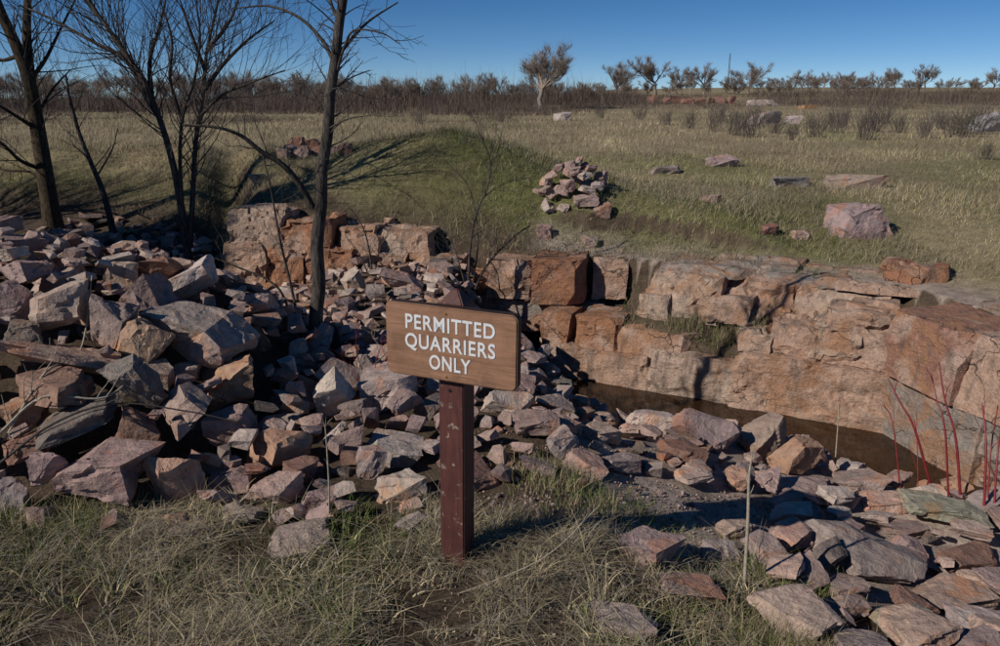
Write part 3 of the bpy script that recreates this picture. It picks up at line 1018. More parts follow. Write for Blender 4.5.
def boulder(px, py, w, h, tint, label, seed, flat=False, group=None):
    """py = foot of the boulder"""
    x, y, z, t = ground_hit(px, py)
    sx = w * t / FPX * 0.92; sz = h * t / FPX * 1.15
    sy = sx * 0.7
    off = 0.24
    if h < 12 and w > 2.2 * h: sz *= 1.9; off = 0.0
    R = rotmat(rng.uniform(-.05, .05), rng.uniform(-.05, .05), rng.uniform(-.3, .3))
    o = set_rock(PROTOS[seed % len(PROTOS)], (x, y + sy * .4, th(x, y + sy * .4) + sz * off), R, (sx, sy, sz), tint, 'boulder')
    tag(o, label, 'boulder', group)
    return o


boulder(860, 250, 62, 34, (0.36, 0.285, 0.275), 'large pink and grey boulder in the grass above the ledge', 3)
boulder(858, 190, 58, 11, (0.33, 0.27, 0.23), 'low flat tan rock flush with the field grass', 5)
boulder(790, 187, 42, 9, (0.27, 0.26, 0.25), 'low flat grey rock in the field beside the tan one', 6)
boulder(722, 167, 36, 11, (0.34, 0.26, 0.25), 'low pinkish boulder in the field grass', 8)
boulder(665, 174, 40, 7, (0.32, 0.26, 0.23), 'barely exposed flat rock in the field grass', 9)
boulder(768, 124, 44, 15, (0.48, 0.44, 0.40), 'pale grey boulder among the shrubs of the field', 11)
boulder(795, 124, 18, 10, (0.40, 0.36, 0.36), 'small grey boulder next to the pale grey boulder', 12)
boulder(563, 121, 20, 10, (0.50, 0.45, 0.42), 'lone whitish boulder at the far side of the field', 13)
boulder(990, 132, 44, 22, (0.42, 0.40, 0.40), 'big grey boulder by the green bush in the field', 14)
boulder(766, 106, 40, 6, (0.36, 0.32, 0.30), 'low grey outcrop beyond the pale grey boulder', 15)
boulder(808, 109, 16, 4, (0.34, 0.21, 0.12), 'orange rock at the foot of the far shrubs', 16)
boulder(712, 202, 22, 6, (0.36, 0.27, 0.22), 'small tan stone in the turf above the pool', 17)
boulder(767, 269, 20, 10, (0.33, 0.18, 0.14), 'small red stone on the ledge turf', 18)
boulder(798, 272, 18, 10, (0.40, 0.31, 0.27), 'small pale stone on the ledge turf', 19)
boulder(590, 249, 22, 12, (0.40, 0.31, 0.27), 'small square stone on top of the orange blocks', 20)
boulder(545, 240, 20, 16, (0.34, 0.24, 0.21), 'reddish stone at the foot of the mound', 21)
boulder(603, 228, 20, 8, (0.34, 0.24, 0.19), 'flat stone under the turf edge by the cairn', 22)
boulder(258, 186, 22, 12, (0.38, 0.34, 0.30), 'grey stone on the gully bank', 23)
for k, px in enumerate((652, 664, 676, 688, 699, 711, 722, 734)):
    boulder(px + rng.uniform(-3, 3), 104 - rng.uniform(0, 1), rng.uniform(8, 16), rng.uniform(6, 10), (0.27, 0.16, 0.13), 'dull red rock in the row under the far trees', 30 + k, group='red rocks under the far trees')

# cairn on the flank of the mound: stacked on a local height map
cx, cy, cz, ct = ground_hit(571, 202)
cy += 0.1
HM[:] = np.maximum(terrain(HXX, HYY), -9)
TARGET2 = terrain(HXX, HYY) + 0.30 * np.clip(1.25 - np.hypot((HXX - cx) / 0.52, (HYY - cy) / 0.46), 0, 1)
cairn = empty('cairn', (cx, cy, th(cx, cy)))
tag(cairn, 'low cairn of pinkish broken stones on the mound', 'cairn')
bpy.context.view_layer.update()
nst = 0
for _ in range(2500):
    if nst >= 46: break
    a_ = rng.uniform(0, 6.28); rr = 0.37 * math.sqrt(rng.random())
    x, y = cx + rr * math.cos(a_), cy + rr * 0.85 * math.sin(a_)
    ix, iy = int((x - HX0) / RES), int((y - HY0) / RES)
    s_ = rng.uniform(0.13, 0.25)
    pi_ = rng.randrange(len(PROTOS))
    dims = np.array([s_ * 1.15, s_ * .8, s_ * rng.uniform(.45, .75)])
    R = rotmat(rng.gauss(0, .3), rng.gauss(0, .3), rng.uniform(0, 6.28))
    P = (PS[pi_] * dims) @ R.T
    dz = drop(P, x, y)
    if dz is None or dz + P[:, 2].max() > TARGET2[iy, ix] + 0.07: continue
    dz -= 0.03
    stamp(P, x, y, dz)
    o = set_rock(PROTOS[pi_], (x, y, dz), R, dims, TINT[rng.choice(('pink', 'mauve', 'pale', 'grey', 'pink'))], 'stone')
    bpy.context.view_layer.update() if False else None
    mw_ = o.matrix_world.copy()
    o.parent = cairn
    o.matrix_parent_inverse = Matrix.Translation(-cairn.location)
    nst += 1
# reddish spoil stones on the bank top behind the thin tree
px_list = [(288, 150), (296, 143), (304, 150), (312, 146), (300, 156), (318, 153), (334, 150), (346, 151), (282, 155)]
for k, (px, py) in enumerate(px_list):
    boulder(px, py + 4, rng.uniform(13, 20), rng.uniform(9, 14), TINT['rust'] if k % 2 else TINT['mauve'], 'reddish rock in the small spoil heap behind the thin tree', 50 + k, group='small spoil heap behind the thin tree')


# ------------------------------------------------------------------ sign
def box_bm(sx, sy, sz, bev=0.004, seg=2):
    bm = bmesh.new()
    bmesh.ops.create_cube(bm, size=1.0)
    for v in bm.verts: v.co = Vector((v.co.x * sx, v.co.y * sy, v.co.z * sz))
    if bev: bmesh.ops.bevel(bm, geom=bm.edges[:], offset=bev, segments=seg, affect='EDGES', profile=0.5)
    return bm


def bm_obj(name, bm, mat, parent=None, sm=True):
    me = bpy.data.meshes.new(name)
    bm.to_mesh(me); bm.free()
    if sm:
        me.polygons.foreach_set('use_smooth', np.ones(len(me.polygons), bool))
        me.set_sharp_from_angle(angle=math.radians(35))
    return link(name, me, mat, parent)


def wood_material(name, base, dark, edge_wear):
    m, nt, bs = newmat(name)
    N = NT(nt)
    tc = N.n('ShaderNodeTexCoord')
    mp = N.n('ShaderNodeMapping'); N.l(tc.outputs['Object'], mp.inputs['Vector']); mp.inputs['Scale'].default_value = (2.2, 6, 24)
    g1 = N.noise(mp.outputs[0], 2.2, 6, 0.62, 0.8)
    mp2 = N.n('ShaderNodeMapping'); N.l(tc.outputs['Object'], mp2.inputs['Vector']); mp2.inputs['Scale'].default_value = (4, 20, 120)
    g2 = N.noise(mp2.outputs[0], 3.0, 4, 0.6)
    c = N.mix(N.ramp(g1, [(0.33, 0.0), (0.66, 1.0)]), dark, base)
    c = N.mix(1.0, c, N.ramp(g2, [(0.3, 0.88), (0.7, 1.1)]), 'MULTIPLY')
    wear = N.noise(tc.outputs['Object'], 9.0, 6, 0.7, 0.6)
    c = N.mix(1.0, c, N.ramp(wear, [(0.3, (0.68, 0.66, 0.66)), (0.5, (1, 1, 1)), (0.72, (1.16, 1.15, 1.17))]), 'MULTIPLY')
    N.l(c, bs.inputs['Base Color'])
    bs.inputs['Roughness'].default_value = 0.6
    bs.inputs['Specular IOR Level'].default_value = 0.3
    N.l(N.bump(N.math('ADD', g1, g2), 0.35, 0.003), bs.inputs['Normal'])
    return m


def post_material():
    m, nt, bs = newmat('post_paint')
    N = NT(nt)
    tc = N.n('ShaderNodeTexCoord'); P = tc.outputs['Object']
    mp = N.n('ShaderNodeMapping'); N.l(P, mp.inputs['Vector']); mp.inputs['Scale'].default_value = (30, 30, 2.5)
    g = N.noise(mp.outputs[0], 3.0, 5, 0.6, 0.3)
    b = N.noise(P, 9.0, 4, 0.6)
    c = N.mix(N.ramp(g, [(0.3, 0.0), (0.7, 1.0)]), (0.055, 0.016, 0.014), (0.115, 0.034, 0.027))
    c = N.mix(1.0, c, N.ramp(b, [(0.3, 0.75), (0.7, 1.2)]), 'MULTIPLY')
    chip = N.noise(P, 34.0, 3, 0.6)
    chip2 = N.noise(P, 11.0, 2, 0.5)
    k = N.math('MULTIPLY', N.ramp(chip, [(0.62, 0.0), (0.65, 1.0)]), N.ramp(chip2, [(0.46, 0.0), (0.55, 1.0)]))
    c = N.mix(k, c, (0.26, 0.20, 0.16))
    N.l(c, bs.inputs['Base Color'])
    bs.inputs['Roughness'].default_value = 0.65
    N.l(N.bump(g, 0.4, 0.004), bs.inputs['Normal'])
    return m


SIGN_A = -math.radians(22.5)
sp = at(457, 553, 2.56)
sx_, sy_ = sp.x + 0.004, 2.54
sz_ = th(sx_, sy_)
sign = empty('quarry_sign', (sx_, sy_, sz_))
sign.rotation_euler = (0, math.radians(0.6), SIGN_A)
tag(sign, 'brown wooden sign board with white lettering on a red brown post', 'sign')
PW = 0.094
TOPZ = 1.037 - sz_
bm = bmesh.new()
hw = PW / 2
prof = [(-0.45, hw), (TOPZ - 0.045, hw), (TOPZ, 0.012)]
rings = []
for z, w in prof:
    rings.append([bm.verts.new((sxx * w, syy * w, z)) for sxx, syy in ((-1, -1), (1, -1), (1, 1), (-1, 1))])
for r0, r1 in zip(rings[:-1], rings[1:]):
    for i in range(4): bm.faces.new((r0[i], r0[(i + 1) % 4], r1[(i + 1) % 4], r1[i]))
bm.faces.new(rings[-1]); bm.faces.new(rings[0][::-1])
bmesh.ops.bevel(bm, geom=bm.edges[:], offset=0.004, segments=2, affect='EDGES')
post = bm_obj('post', bm, post_material(), sign)
M_HOLE = plain_material('bolt_hole', (0.012, 0.008, 0.007), 0.9, 0.2, 30)
hb_ = bmesh.new(); bmesh.ops.create_cone(hb_, cap_ends=True, segments=14, radius1=0.006, radius2=0.006, depth=0.006)
hole = bm_obj('bolt_hole', hb_, M_HOLE, post)
hole.location = (-0.004, -hw - 0.0005, 0.69 - sz_); hole.rotation_euler = (math.pi / 2, 0, 0)

# board with rounded corners
BW, BH, BT, BR = 0.480, 0.257, 0.040, 0.022
bm = bmesh.new()
pts = []
for cxs, czs, a0 in ((1, 1, 0), (-1, 1, 90), (-1, -1, 180), (1, -1, 270)):
    for k in range(7):
        a = math.radians(a0 + 15 * k)
        pts.append((cxs * (BW / 2 - BR) + BR * math.cos(a), czs * (BH / 2 - BR) + BR * math.sin(a)))
fr = bm.verts, 0
f1 = [bm.verts.new((x, -BT / 2, z)) for x, z in pts]
f2 = [bm.verts.new((x, BT / 2, z)) for x, z in pts]
bm.faces.new(f1); bm.faces.new(f2[::-1])
for i in range(len(pts)):
    j = (i + 1) % len(pts)
    bm.faces.new((f1[j], f1[i], f2[i], f2[j]))
bmesh.ops.recalc_face_normals(bm, faces=bm.faces)
ee = [e for e in bm.edges if abs(e.verts[0].co.y - e.verts[1].co.y) < 1e-6]
bmesh.ops.bevel(bm, geom=ee, offset=0.004, segments=2, affect='EDGES')
board = bm_obj('sign_board', bm, wood_material('routed_wood', (0.34, 0.188, 0.118), (0.235, 0.125, 0.075), 0), sign)
BZ = 0.866 - sz_
board.location = (0.016, -hw - BT / 2 - 0.001, BZ)
edge_m = wood_material('board_edge', (0.06, 0.035, 0.022), (0.03, 0.018, 0.012), 0)
board.data.materials.append(edge_m)
for p in board.data.polygons:
    if abs(p.normal.y) < 0.5: p.material_index = 1
M_LET = plain_material('white_lettering', (0.70, 0.72, 0.74), 0.6, 0.12, 90)
for txt, z in (('PERMITTED', 0.064), ('QUARRIERS', -0.003), ('ONLY', -0.069)):
    cu = bpy.data.curves.new('lettering', 'FONT')
    cu.body = txt; cu.align_x = 'CENTER'; cu.align_y = 'CENTER'
    cu.size = 0.066; cu.extrude = 0.0012; cu.offset = 0.0011; cu.space_character = 1.10
    tmp = bpy.data.objects.new('tmp', cu); COL.objects.link(tmp)
    bpy.context.view_layer.update()
    me = bpy.data.meshes.new_from_object(tmp.evaluated_get(bpy.context.evaluated_depsgraph_get()))
    bpy.data.objects.remove(tmp)
    co = np.empty(len(me.vertices) * 3); me.vertices.foreach_get('co', co); co = co.reshape(-1, 3)
    wid = co[:, 0].max() - co[:, 0].min()
    want = {'PERMITTED': 0.326, 'QUARRIERS': 0.330, 'ONLY': 0.152}[txt]
    me.transform(Matrix.Diagonal((want / wid, 1.06, 1, 1)))
    me.materials.clear()
    lt = link('lettering', me, M_LET, board)
    lt.rotation_euler = (math.pi / 2, 0, 0)
    lt.location = (0.0, -BT / 2 - 0.0008, z)
    lt['label'] = 'white capital letters reading ' + txt
M_BRASS = plain_material('brass_screw', (0.55, 0.38, 0.12), 0.35, 0.15, 50, metallic=0.9)
for z in (0.107, -0.112):
    b_ = bmesh.new(); bmesh.ops.create_cone(b_, cap_ends=True, segments=16, radius1=0.0045, radius2=0.003, depth=0.004)
    s_o = bm_obj('screw', b_, M_BRASS, board)
    s_o.location = (-0.012, -BT / 2 - 0.0015, z); s_o.rotation_euler = (math.pi / 2, 0, 0)


# ------------------------------------------------------------------ trees
class Tubes:
    def __init__(s): s.V, s.F, s.o = [], [], 0
    def add(s, pts, rad, sides):
        pts = np.asarray(pts, float); n = len(pts)
        if n < 2: return
        d = np.gradient(pts, axis=0)
        d /= np.linalg.norm(d, axis=1)[:, None] + 1e-9
        ref = np.array([0.31, 0.95, 0.05]) if abs(d[0, 1]) < 0.9 else np.array([1.0, 0, 0])
        u = np.cross(d, ref); u /= np.linalg.norm(u, axis=1)[:, None] + 1e-9
        v = np.cross(d, u)
        a = np.arange(sides) * 2 * math.pi / sides
        R = np.asarray(rad, float)[:, None, None]
        ring = pts[:, None, :] + R * (u[:, None, :] * np.cos(a)[None, :, None] + v[:, None, :] * np.sin(a)[None, :, None])
        s.V.append(ring.reshape(-1, 3))
        i = np.arange(n * sides).reshape(n, sides)
        j = np.roll(i, -1, 1)
        s.F.append(np.stack([i[:-1], j[:-1], j[1:], i[1:]], -1).reshape(-1, 4) + s.o)
        s.o += n * sides
    def mesh(s, name): return np_mesh(name, np.vstack(s.V), np.vstack(s.F), None, True)


TIPS = None


def grow(T, r, p, d, length, rad, level, maxlev, nseg=6, kids=(3, 5), spread=0.7, wob=0.16, up=0.06, ratio=0.6, sides=(6, 5, 4, 3, 3), tip=0.35, minr=0.0012, start=0.25):
    p = Vector(p); d = Vector(d).normalized()
    pts, rads = [p.copy()], [rad]
    sl = length / nseg
    for k in range(nseg):
        d = (d + Vector((r.gauss(0, wob), r.gauss(0, wob), r.gauss(0, wob) + up))).normalized()
        p = p + d * sl
        pts.append(p.copy())
        rads.append(max(rad * (1 - (1 - tip) * (k + 1) / nseg), minr))
    T.add(pts, rads, sides[min(level, len(sides) - 1)])
    if level >= maxlev:
        if TIPS is not None:
            for i_ in range(1, len(pts)): TIPS.append((pts[i_], d.copy()))
        return
    n = r.randint(*kids)
    for k in range(n):
        t = start + (1 - start) * (k + r.random()) / n
        i = min(int(t * nseg), nseg - 1)
        f = t * nseg - i
        q = pts[i].lerp(pts[i + 1], f)
        dd = (pts[i + 1] - pts[i]).normalized()
        side = dd.cross(Vector((r.gauss(0, 1), r.gauss(0, 1), r.gauss(0, 1)))).normalized()
        nd = (dd * math.cos(spread) + side * math.sin(spread)).normalized()
        rr = max(rads[i] * r.uniform(.4, .65), minr)
        grow(T, r, q, nd, length * ratio * r.uniform(.6, 1.1) * (1.15 - 0.5 * t), rr, level + 1, maxlev, max(3, nseg - 1), kids, spread, wob, up, ratio, sides, tip, minr, start)


def spline(pts, n):
    """Catmull-Rom resample of Vectors"""
    P = [pts[0] * 2 - pts[1]] + list(pts) + [pts[-1] * 2 - pts[-2]]
    out = []
    for i in range(1, len(P) - 2):
        for k in range(n):
            t = k / n
            out.append(0.5 * ((2 * P[i]) + (P[i + 1] - P[i - 1]) * t + (2 * P[i - 1] - 5 * P[i] + 4 * P[i + 1] - P[i + 2]) * t * t + (3 * P[i] - P[i - 1] - 3 * P[i + 1] + P[i + 2]) * t ** 3))
    out.append(P[-2])
    return out


def traced(pix, Y0, dy=0.0):
    """pixel polyline -> points near forward distance Y0, drifting by dy in depth"""
    n = len(pix)
    return [at(px, py, Y0 + dy * i / max(1, n - 1)) for i, (px, py) in enumerate(pix)]


def traced_tree(name, label, Y, trunk, limbs, bark, seed, r0, r1, twig=None, twigopt=None, cat='tree'):
    """trunk: pixel list; limbs: (pixels, depth drift, r0, r1)"""
    r = random.Random(seed)
    foot = at(*trunk[0], Y)
    foot.z = th(foot.x, foot.y) - 0.05
    root = empty(name, foot)
    tag(root, label, cat)
    inv = Matrix.Translation(-foot)
    tw = Tubes()
    def place(nm, T):
        o = link(nm, T.mesh(nm), bark, root); o.data.transform(inv); return o
    tp = [foot] + traced(trunk, Y)[1:]
    tp = spline(tp, 6)
    n = len(tp)
    T = Tubes(); rad = [r0 + (r1 - r0) * (i / (n - 1)) ** 0.8 for i in range(n)]
    for i in range(min(4, n)): rad[i] *= 1 + 0.35 * (1 - i / 4) ** 2
    T.add(tp, rad, 12)
    tr = place('trunk', T)
    skel = [(tp, rad)]
    for pix, dy, a, b, *rest in limbs:
        Yl = rest[0] if rest else Y
        lp = spline(traced(pix, Yl, dy), 5)
        m = len(lp)
        lr = [a + (b - a) * i / (m - 1) for i in range(m)]
        L = Tubes(); L.add(lp, lr, 7)
        place('limb', L)
        skel.append((lp, lr))
    opt = dict(count=26, length=0.55, levels=2, start=0.3, spread=0.8, up=0.05, wob=0.14, kids=(2, 4), rr=0.35)
    if twigopt: opt.update(twigopt)
    for si, (lp, lr) in enumerate(skel):
        m = len(lp)
        ln = sum((lp[i + 1] - lp[i]).length for i in range(m - 1))
        cnt = max(3, int(opt['count'] * ln))
        for k in range(cnt):
            s0 = opt['start'] if si == 0 else 0.12
            t = s0 + (1 - s0) * (k + r.random()) / cnt
            i = min(int(t * (m - 1)), m - 2)
            q = lp[i].lerp(lp[i + 1], t * (m - 1) - i)
            dd = (lp[i + 1] - lp[i]).normalized()
            side = dd.cross(Vector((r.gauss(0, 1), r.gauss(0, 1), r.gauss(0, 1)))).normalized()
            sp_ = opt['spread']
            nd = dd * math.cos(sp_) + side * math.sin(sp_)
            grow(tw, r, q, nd, opt['length'] * r.uniform(.45, 1.15), max(min(lr[i] * opt['rr'], opt.get('rmax', 0.012)), 0.0025), 0, opt['levels'], 5, opt['kids'], 0.65, opt['wob'], opt['up'], 0.6, (4, 3, 3, 3), 0.3, 0.0013)
    o = link('twigs', tw.mesh('twigs'), M_TWIG, root); o.data.transform(inv); o['kind'] = 'stuff'
    return root


# thin straight tree beside the heap
traced_tree('bare_tree', 'slender straight bare tree rising out of the rocks behind the heap', 4.78,
            [(318, 358), (316, 318), (319, 285), (317, 245), (321, 205), (322, 170), (328, 130), (330, 95), (335, 62), (339, 25), (345, -20), (346, -80), (352, -160)],
            [([(313, 208), (300, 185), (283, 165), (262, 152), (240, 135), (215, 127), (182, 125)], -0.3, 0.022, 0.006),
             ([(334, 62), (322, 40), (300, 18), (270, 6), (236, 8)], 0.3, 0.014, 0.004),
             ([(336, 58), (352, 38), (370, 20), (398, 2)], 0.3, 0.014, 0.004),
             ([(335, 78), (345, 45), (355, 30), (382, 33), (400, 44)], -0.2, 0.009, 0.003),
             ([(331, 92), (350, 78), (370, 70)], 0.2, 0.007, 0.003),
             ([(328, 120), (312, 92), (296, 70)], 0.2, 0.008, 0.003),
             ([(326, 130), (345, 120), (362, 116)], -0.2, 0.007, 0.003),
             ([(323, 175), (345, 170), (356, 180)], -0.2, 0.006, 0.003),
             ([(339, 22), (330, 0), (325, -30), (300, -90)], 0.2, 0.012, 0.005),
             ([(342, 10), (352, -20), (370, -60), (395, -110)], 0.2, 0.012, 0.005)],
            M_BARK, 5, 0.048, 0.022, twigopt=dict(count=11, length=0.28, levels=1, start=0.45, spread=1.0, up=0.03, rmax=0.006))
# small stems at its foot
for k, (pix, lab) in enumerate([
    ([(305, 345), (292, 290), (280, 240), (272, 195), (262, 150)], 'thin bare sapling leaning beside the slender straight tree'),
    ([(300, 340), (285, 300), (268, 280), (240, 268), (215, 258)], 'low bare sapling bending away from the slender straight tree')]):
    traced_tree('sapling', lab, 4.9 + 0.1 * k, pix, [], M_BARK, 60 + k, 0.011, 0.004, twigopt=dict(count=7, length=0.32, levels=1, start=0.25, rmax=0.005), cat='sapling')

# multi-stem tree in the gully
traced_tree('bare_tree', 'many-stemmed bare tree at the mouth of the gully', 8.7,
            [(188, 247), (180, 200), (172, 160), (160, 120), (143, 80), (120, 45), (92, 5), (60, -50)],
            [([(190, 246), (193, 190), (196, 140), (203, 95), (207, 50), (218, 0), (225, -60)], 0.5, 0.033, 0.010),
             ([(183, 215), (180, 160), (183, 115), (194, 80), (200, 40), (196, 0)], -0.4, 0.024, 0.008),
             ([(160, 120), (135, 75), (112, 35), (85, 0), (66, -30)], 0.6, 0.026, 0.008),
             ([(143, 82), (130, 62), (90, 40), (50, 18), (20, 5)], 0.5, 0.03, 0.008),
             ([(152, 100), (150, 60), (160, 25), (170, -20)], 0.4, 0.03, 0.008),
             ([(204, 90), (225, 62), (250, 38), (275, 20)], 0.4, 0.028, 0.007),
             ([(198, 118), (222, 95), (252, 82), (285, 70)], -0.3, 0.022, 0.006),
             ([(205, 70), (192, 35), (180, 0)], -0.3, 0.024, 0.007),
             ([(207, 50), (230, 20), (245, -20)], 0.3, 0.026, 0.007),
             ([(182, 120), (170, 80), (172, 40), (160, 0)], -0.3, 0.024, 0.007)],
            M_BARK, 9, 0.046, 0.017, twigopt=dict(count=14, length=0.95, levels=2, start=0.35, spread=0.7, up=0.12, rmax=0.009))
# big tree and its neighbours
traced_tree('bare_tree', 'thick forked bare tree with furrowed bark on the gully bank', 10.4,
            [(52, 218), (46, 180), (38, 130), (30, 85), (18, 50), (0, 10), (-18, -40)],
            [([(32, 95), (28, 55), (27, 20), (30, -40)], 0.4, 0.075, 0.04),
             ([(44, 170), (20, 160), (0, 142), (-30, 130)], -0.5, 0.03, 0.012),
             ([(46, 185), (30, 172), (5, 170), (-25, 160)], 0.4, 0.022, 0.01),
             ([(30, 80), (45, 60), (60, 30), (80, -10)], 0.5, 0.03, 0.01),
             ([(38, 130), (15, 115), (-10, 100)], -0.4, 0.03, 0.012),
             ([(36, 118), (52, 90), (70, 70)], 0.4, 0.022, 0.008),
             ([(20, 55), (0, 60), (-25, 50)], 0.3, 0.03, 0.01)],
            M_BARK_OCHRE, 13, 0.122, 0.05, twigopt=dict(count=8, length=0.95, levels=2, start=0.3, spread=0.8, up=0.05, rmax=0.012))
def copy_tree(src, loc, rz, sc, label):
    r_ = src.copy(); COL.objects.link(r_); r_.location = loc; r_.rotation_euler = (0, 0, rz); r_.scale = (sc,) * 3
    r_['label'] = label
    for ch in list(src.children):
        c_ = ch.copy(); COL.objects.link(c_); c_.parent = r_
    return r_


thick = [o for o in COL.objects if o.get('label', '').startswith('thick forked')][0]
multi = [o for o in COL.objects if o.get('label', '').startswith('many-stemmed')][0]
for src, x_, y_, rz_, sc_, lab_ in ((thick, -8.6, 8.3, 2.1, .9, 'second thick bare tree farther along the gully bank'), (multi, -7.4, 6.6, 1.0, 1.0, 'second many-stemmed bare tree farther along the heap'),
                                    (thick, -11.5, 7.6, 4.0, 1.0, 'third thick bare tree farther along the gully bank'), (multi, -9.8, 9.6, 3.0, 1.1, 'third many-stemmed bare tree behind the thick ones')):
    copy_tree(src, (x_, y_, th(x_, y_) - 0.05), rz_, sc_, lab_)
M_SHADE_CEDAR = plain_material('shade_cedar_foliage', (0.045, 0.06, 0.03), 0.9, 0.3, 5)


def cedar(x, y, h, seed, label):  # dense evergreen, added only for the shade it casts
    z = th(x, y) - 0.05
    root = empty('shade_cedar', (x, y, z)); tag(root, label, 'tree')
    r = random.Random(seed)
    T = Tubes(); T.add([(0, 0, 0), (0.04, 0.02, h * .5), (0, 0, h * .97)], [.13, .08, .02], 8)
    link('trunk', T.mesh('trunk'), M_BARK_OCHRE, root)
    g = np.random.default_rng(seed); n = 9000
    t = g.beta(1.1, 1.5, n); zz = 0.35 + t * (h - .35)
    R_ = (0.25 + 0.95 * (1 - t) ** 0.8) * np.sqrt(g.random(n)) * (1 + .25 * np.sin(zz * 7 + g.random(n)))
    a = g.uniform(0, 6.28, n)
    P_ = np.stack([np.cos(a) * R_, np.sin(a) * R_, zz], -1)
    V_, F_, C_ = blades(P_, a, g.uniform(.10, .26, n), g.uniform(.3, 1.4, n), g.uniform(.03, .06, n), np.ones((n, 3)), 1)
    link('crown', np_mesh('crown', V_, F_), M_SHADE_CEDAR, root)


SHADE_CEDARS = ((-7.2, 6.6, 4.6, 3, 'dense dark cedar beside the heap'), (-8.7, 7.3, 5.2, 4, 'taller dense cedar behind the first cedar'))  # unseen trees added out of frame to darken the rubble behind the heap
traced_tree('sapling', 'slim crooked bare sapling between the thick tree and the gully', 10.0,
            [(113, 224), (104, 195), (92, 165), (80, 135), (70, 100), (66, 75)],
            [([(92, 165), (80, 150), (62, 140)], 0.2, 0.012, 0.005), ([(97, 176), (112, 150), (118, 128)], 0.2, 0.012, 0.005)],
            M_BARK, 17, 0.045, 0.012, twigopt=dict(count=7, length=0.6, levels=1, start=0.35, rmax=0.008), cat='sapling')
# saplings above the sign and beside the mound
traced_tree('sapling', 'bare forked sapling growing behind the sign board', 7.3,
            [(468, 290), (470, 250), (476, 215), (488, 185), (490, 160), (478, 130)],
            [([(474, 292), (484, 270), (500, 250), (520, 232), (530, 226)], 0.3, 0.014, 0.006),
             ([(466, 288), (455, 250), (440, 215)], 0.2, 0.008, 0.003),
             ([(472, 288), (478, 240), (470, 190), (450, 165)], 0.2, 0.008, 0.003),
             ([(484, 196), (500, 186), (520, 178)], 0.2, 0.006, 0.002),
             ([(489, 170), (498, 150), (502, 130)], 0.2, 0.006, 0.002)],
            M_BARK, 21, 0.014, 0.005, twigopt=dict(count=13, length=0.40, levels=1, start=0.2, rmax=0.004), cat='sapling')
traced_tree('sapling', 'twiggy bare shrub in front of the gully ledge', 7.4,
            [(372, 285), (370, 255), (364, 230), (352, 210)],
            [([(373, 282), (380, 250), (392, 225)], 0.1, 0.008, 0.003), ([(371, 283), (360, 255), (345, 235)], 0.1, 0.008, 0.003)],
            M_BARK, 23, 0.012, 0.004, twigopt=dict(count=9, length=0.3, levels=1, start=0.2, rmax=0.004), cat='sapling')

# red stems beside the side wall
red = empty('red_stem_shrub', at(955, 482, 3.75))
red.location.z = th(red.location.x, red.location.y)
tag(red, 'leafless shrub of bright red stems in front of the side wall', 'shrub')
for pix, Y, r0, r1 in [([(938, 470), (915, 430), (900, 402), (888, 378)], 3.9, .008, .003), ([(908, 452), (893, 425), (884, 405)], 3.9, .0045, .0025),
                       ([(968, 478), (956, 440), (945, 400), (939, 362)], 3.7, .008, .003), ([(957, 465), (945, 430), (937, 400), (931, 373)], 3.75, .006, .0025),
                       ([(990, 490), (986, 445), (982, 403)], 3.6, .008, .003), ([(993, 485), (991, 450), (998, 405)], 3.65, .005, .003),
                       ([(925, 455), (917, 438), (914, 420)], 3.9, .003, .002), ([(1000, 490), (998, 450), (1004, 420)], 3.6, .006, .003)]:
    pp = traced(pix, Y, 0.25)
    pp[0].z = min(pp[0].z, HM[int((pp[0].y - HY0) / RES), int((pp[0].x - HX0) / RES)]) - 0.03
    pp = spline(pp, 5)
    T = Tubes(); m = len(pp)
    T.add(pp, [r0 + (r1 - r0) * i / (m - 1) for i in range(m)], 7)
    r = random.Random(int(pix[0][0]))
    for k in range(2):
        i = r.randint(2, m - 3)
        grow(T, r, pp[i], (pp[i + 1] - pp[i]).normalized() + Vector((r.uniform(-.5, .5), r.uniform(-.5, .5), .3)), .12, r1 * .8, 0, 0, 4, minr=0.0012)
    o = link('stem', T.mesh('stem'), M_REDTWIG, red)
    o.data.transform(Matrix.Translation(-red.location))
red2 = empty('red_stem_shrub', at(385, 385, 4.3))
red2.location.z = th(red2.location.x, red2.location.y)
tag(red2, 'tangle of thin red stems in the rubble behind the sign', 'shrub')
r = random.Random(4)
for k in range(16):
    T = Tubes()
    p0 = red2.location + Vector((r.uniform(-.12, .12), r.uniform(-.12, .12), -0.02))
    grow(T, r, p0, (r.uniform(-.9, .9), r.uniform(-.6, .6), 0.8), r.uniform(.25, .5), 0.0035, 0, 1, 5, (1, 2), minr=0.001)
    o = link('stem', T.mesh('stem'), M_REDTWIG, red2)
    o.data.transform(Matrix.Translation(-red2.location))

# dry stalks
def stalk(pix, Y, r0, r1, label, seed):
    pp = traced(pix, Y)
    pp[0].z = th(pp[0].x, pp[0].y) - 0.03
    foot = pp[0].copy()
    pp = spline(pp, 6)
    T = Tubes(); m = len(pp)
    T.add(pp, [r0 + (r1 - r0) * i / (m - 1) for i in range(m)], 7)
    root = empty('dry_stalk', foot)
    tag(root, label, 'stalk')
    inv = Matrix.Translation(-foot)
    o = link('stem', T.mesh('stem'), M_STALK, root); o.data.transform(inv)
    r = random.Random(seed); S_ = Tubes()
    for k in range(6):
        i = r.randint(m // 2, m - 2)
        grow(S_, r, pp[i], Vector((r.uniform(-.4, .4), r.uniform(-.4, .4), 1)), 0.05, r1 * 0.7, 0, 0, 3, minr=0.0008)
    o = link('side_shoots', S_.mesh('side_shoots'), M_STALK, root); o.data.transform(inv); o['kind'] = 'stuff'

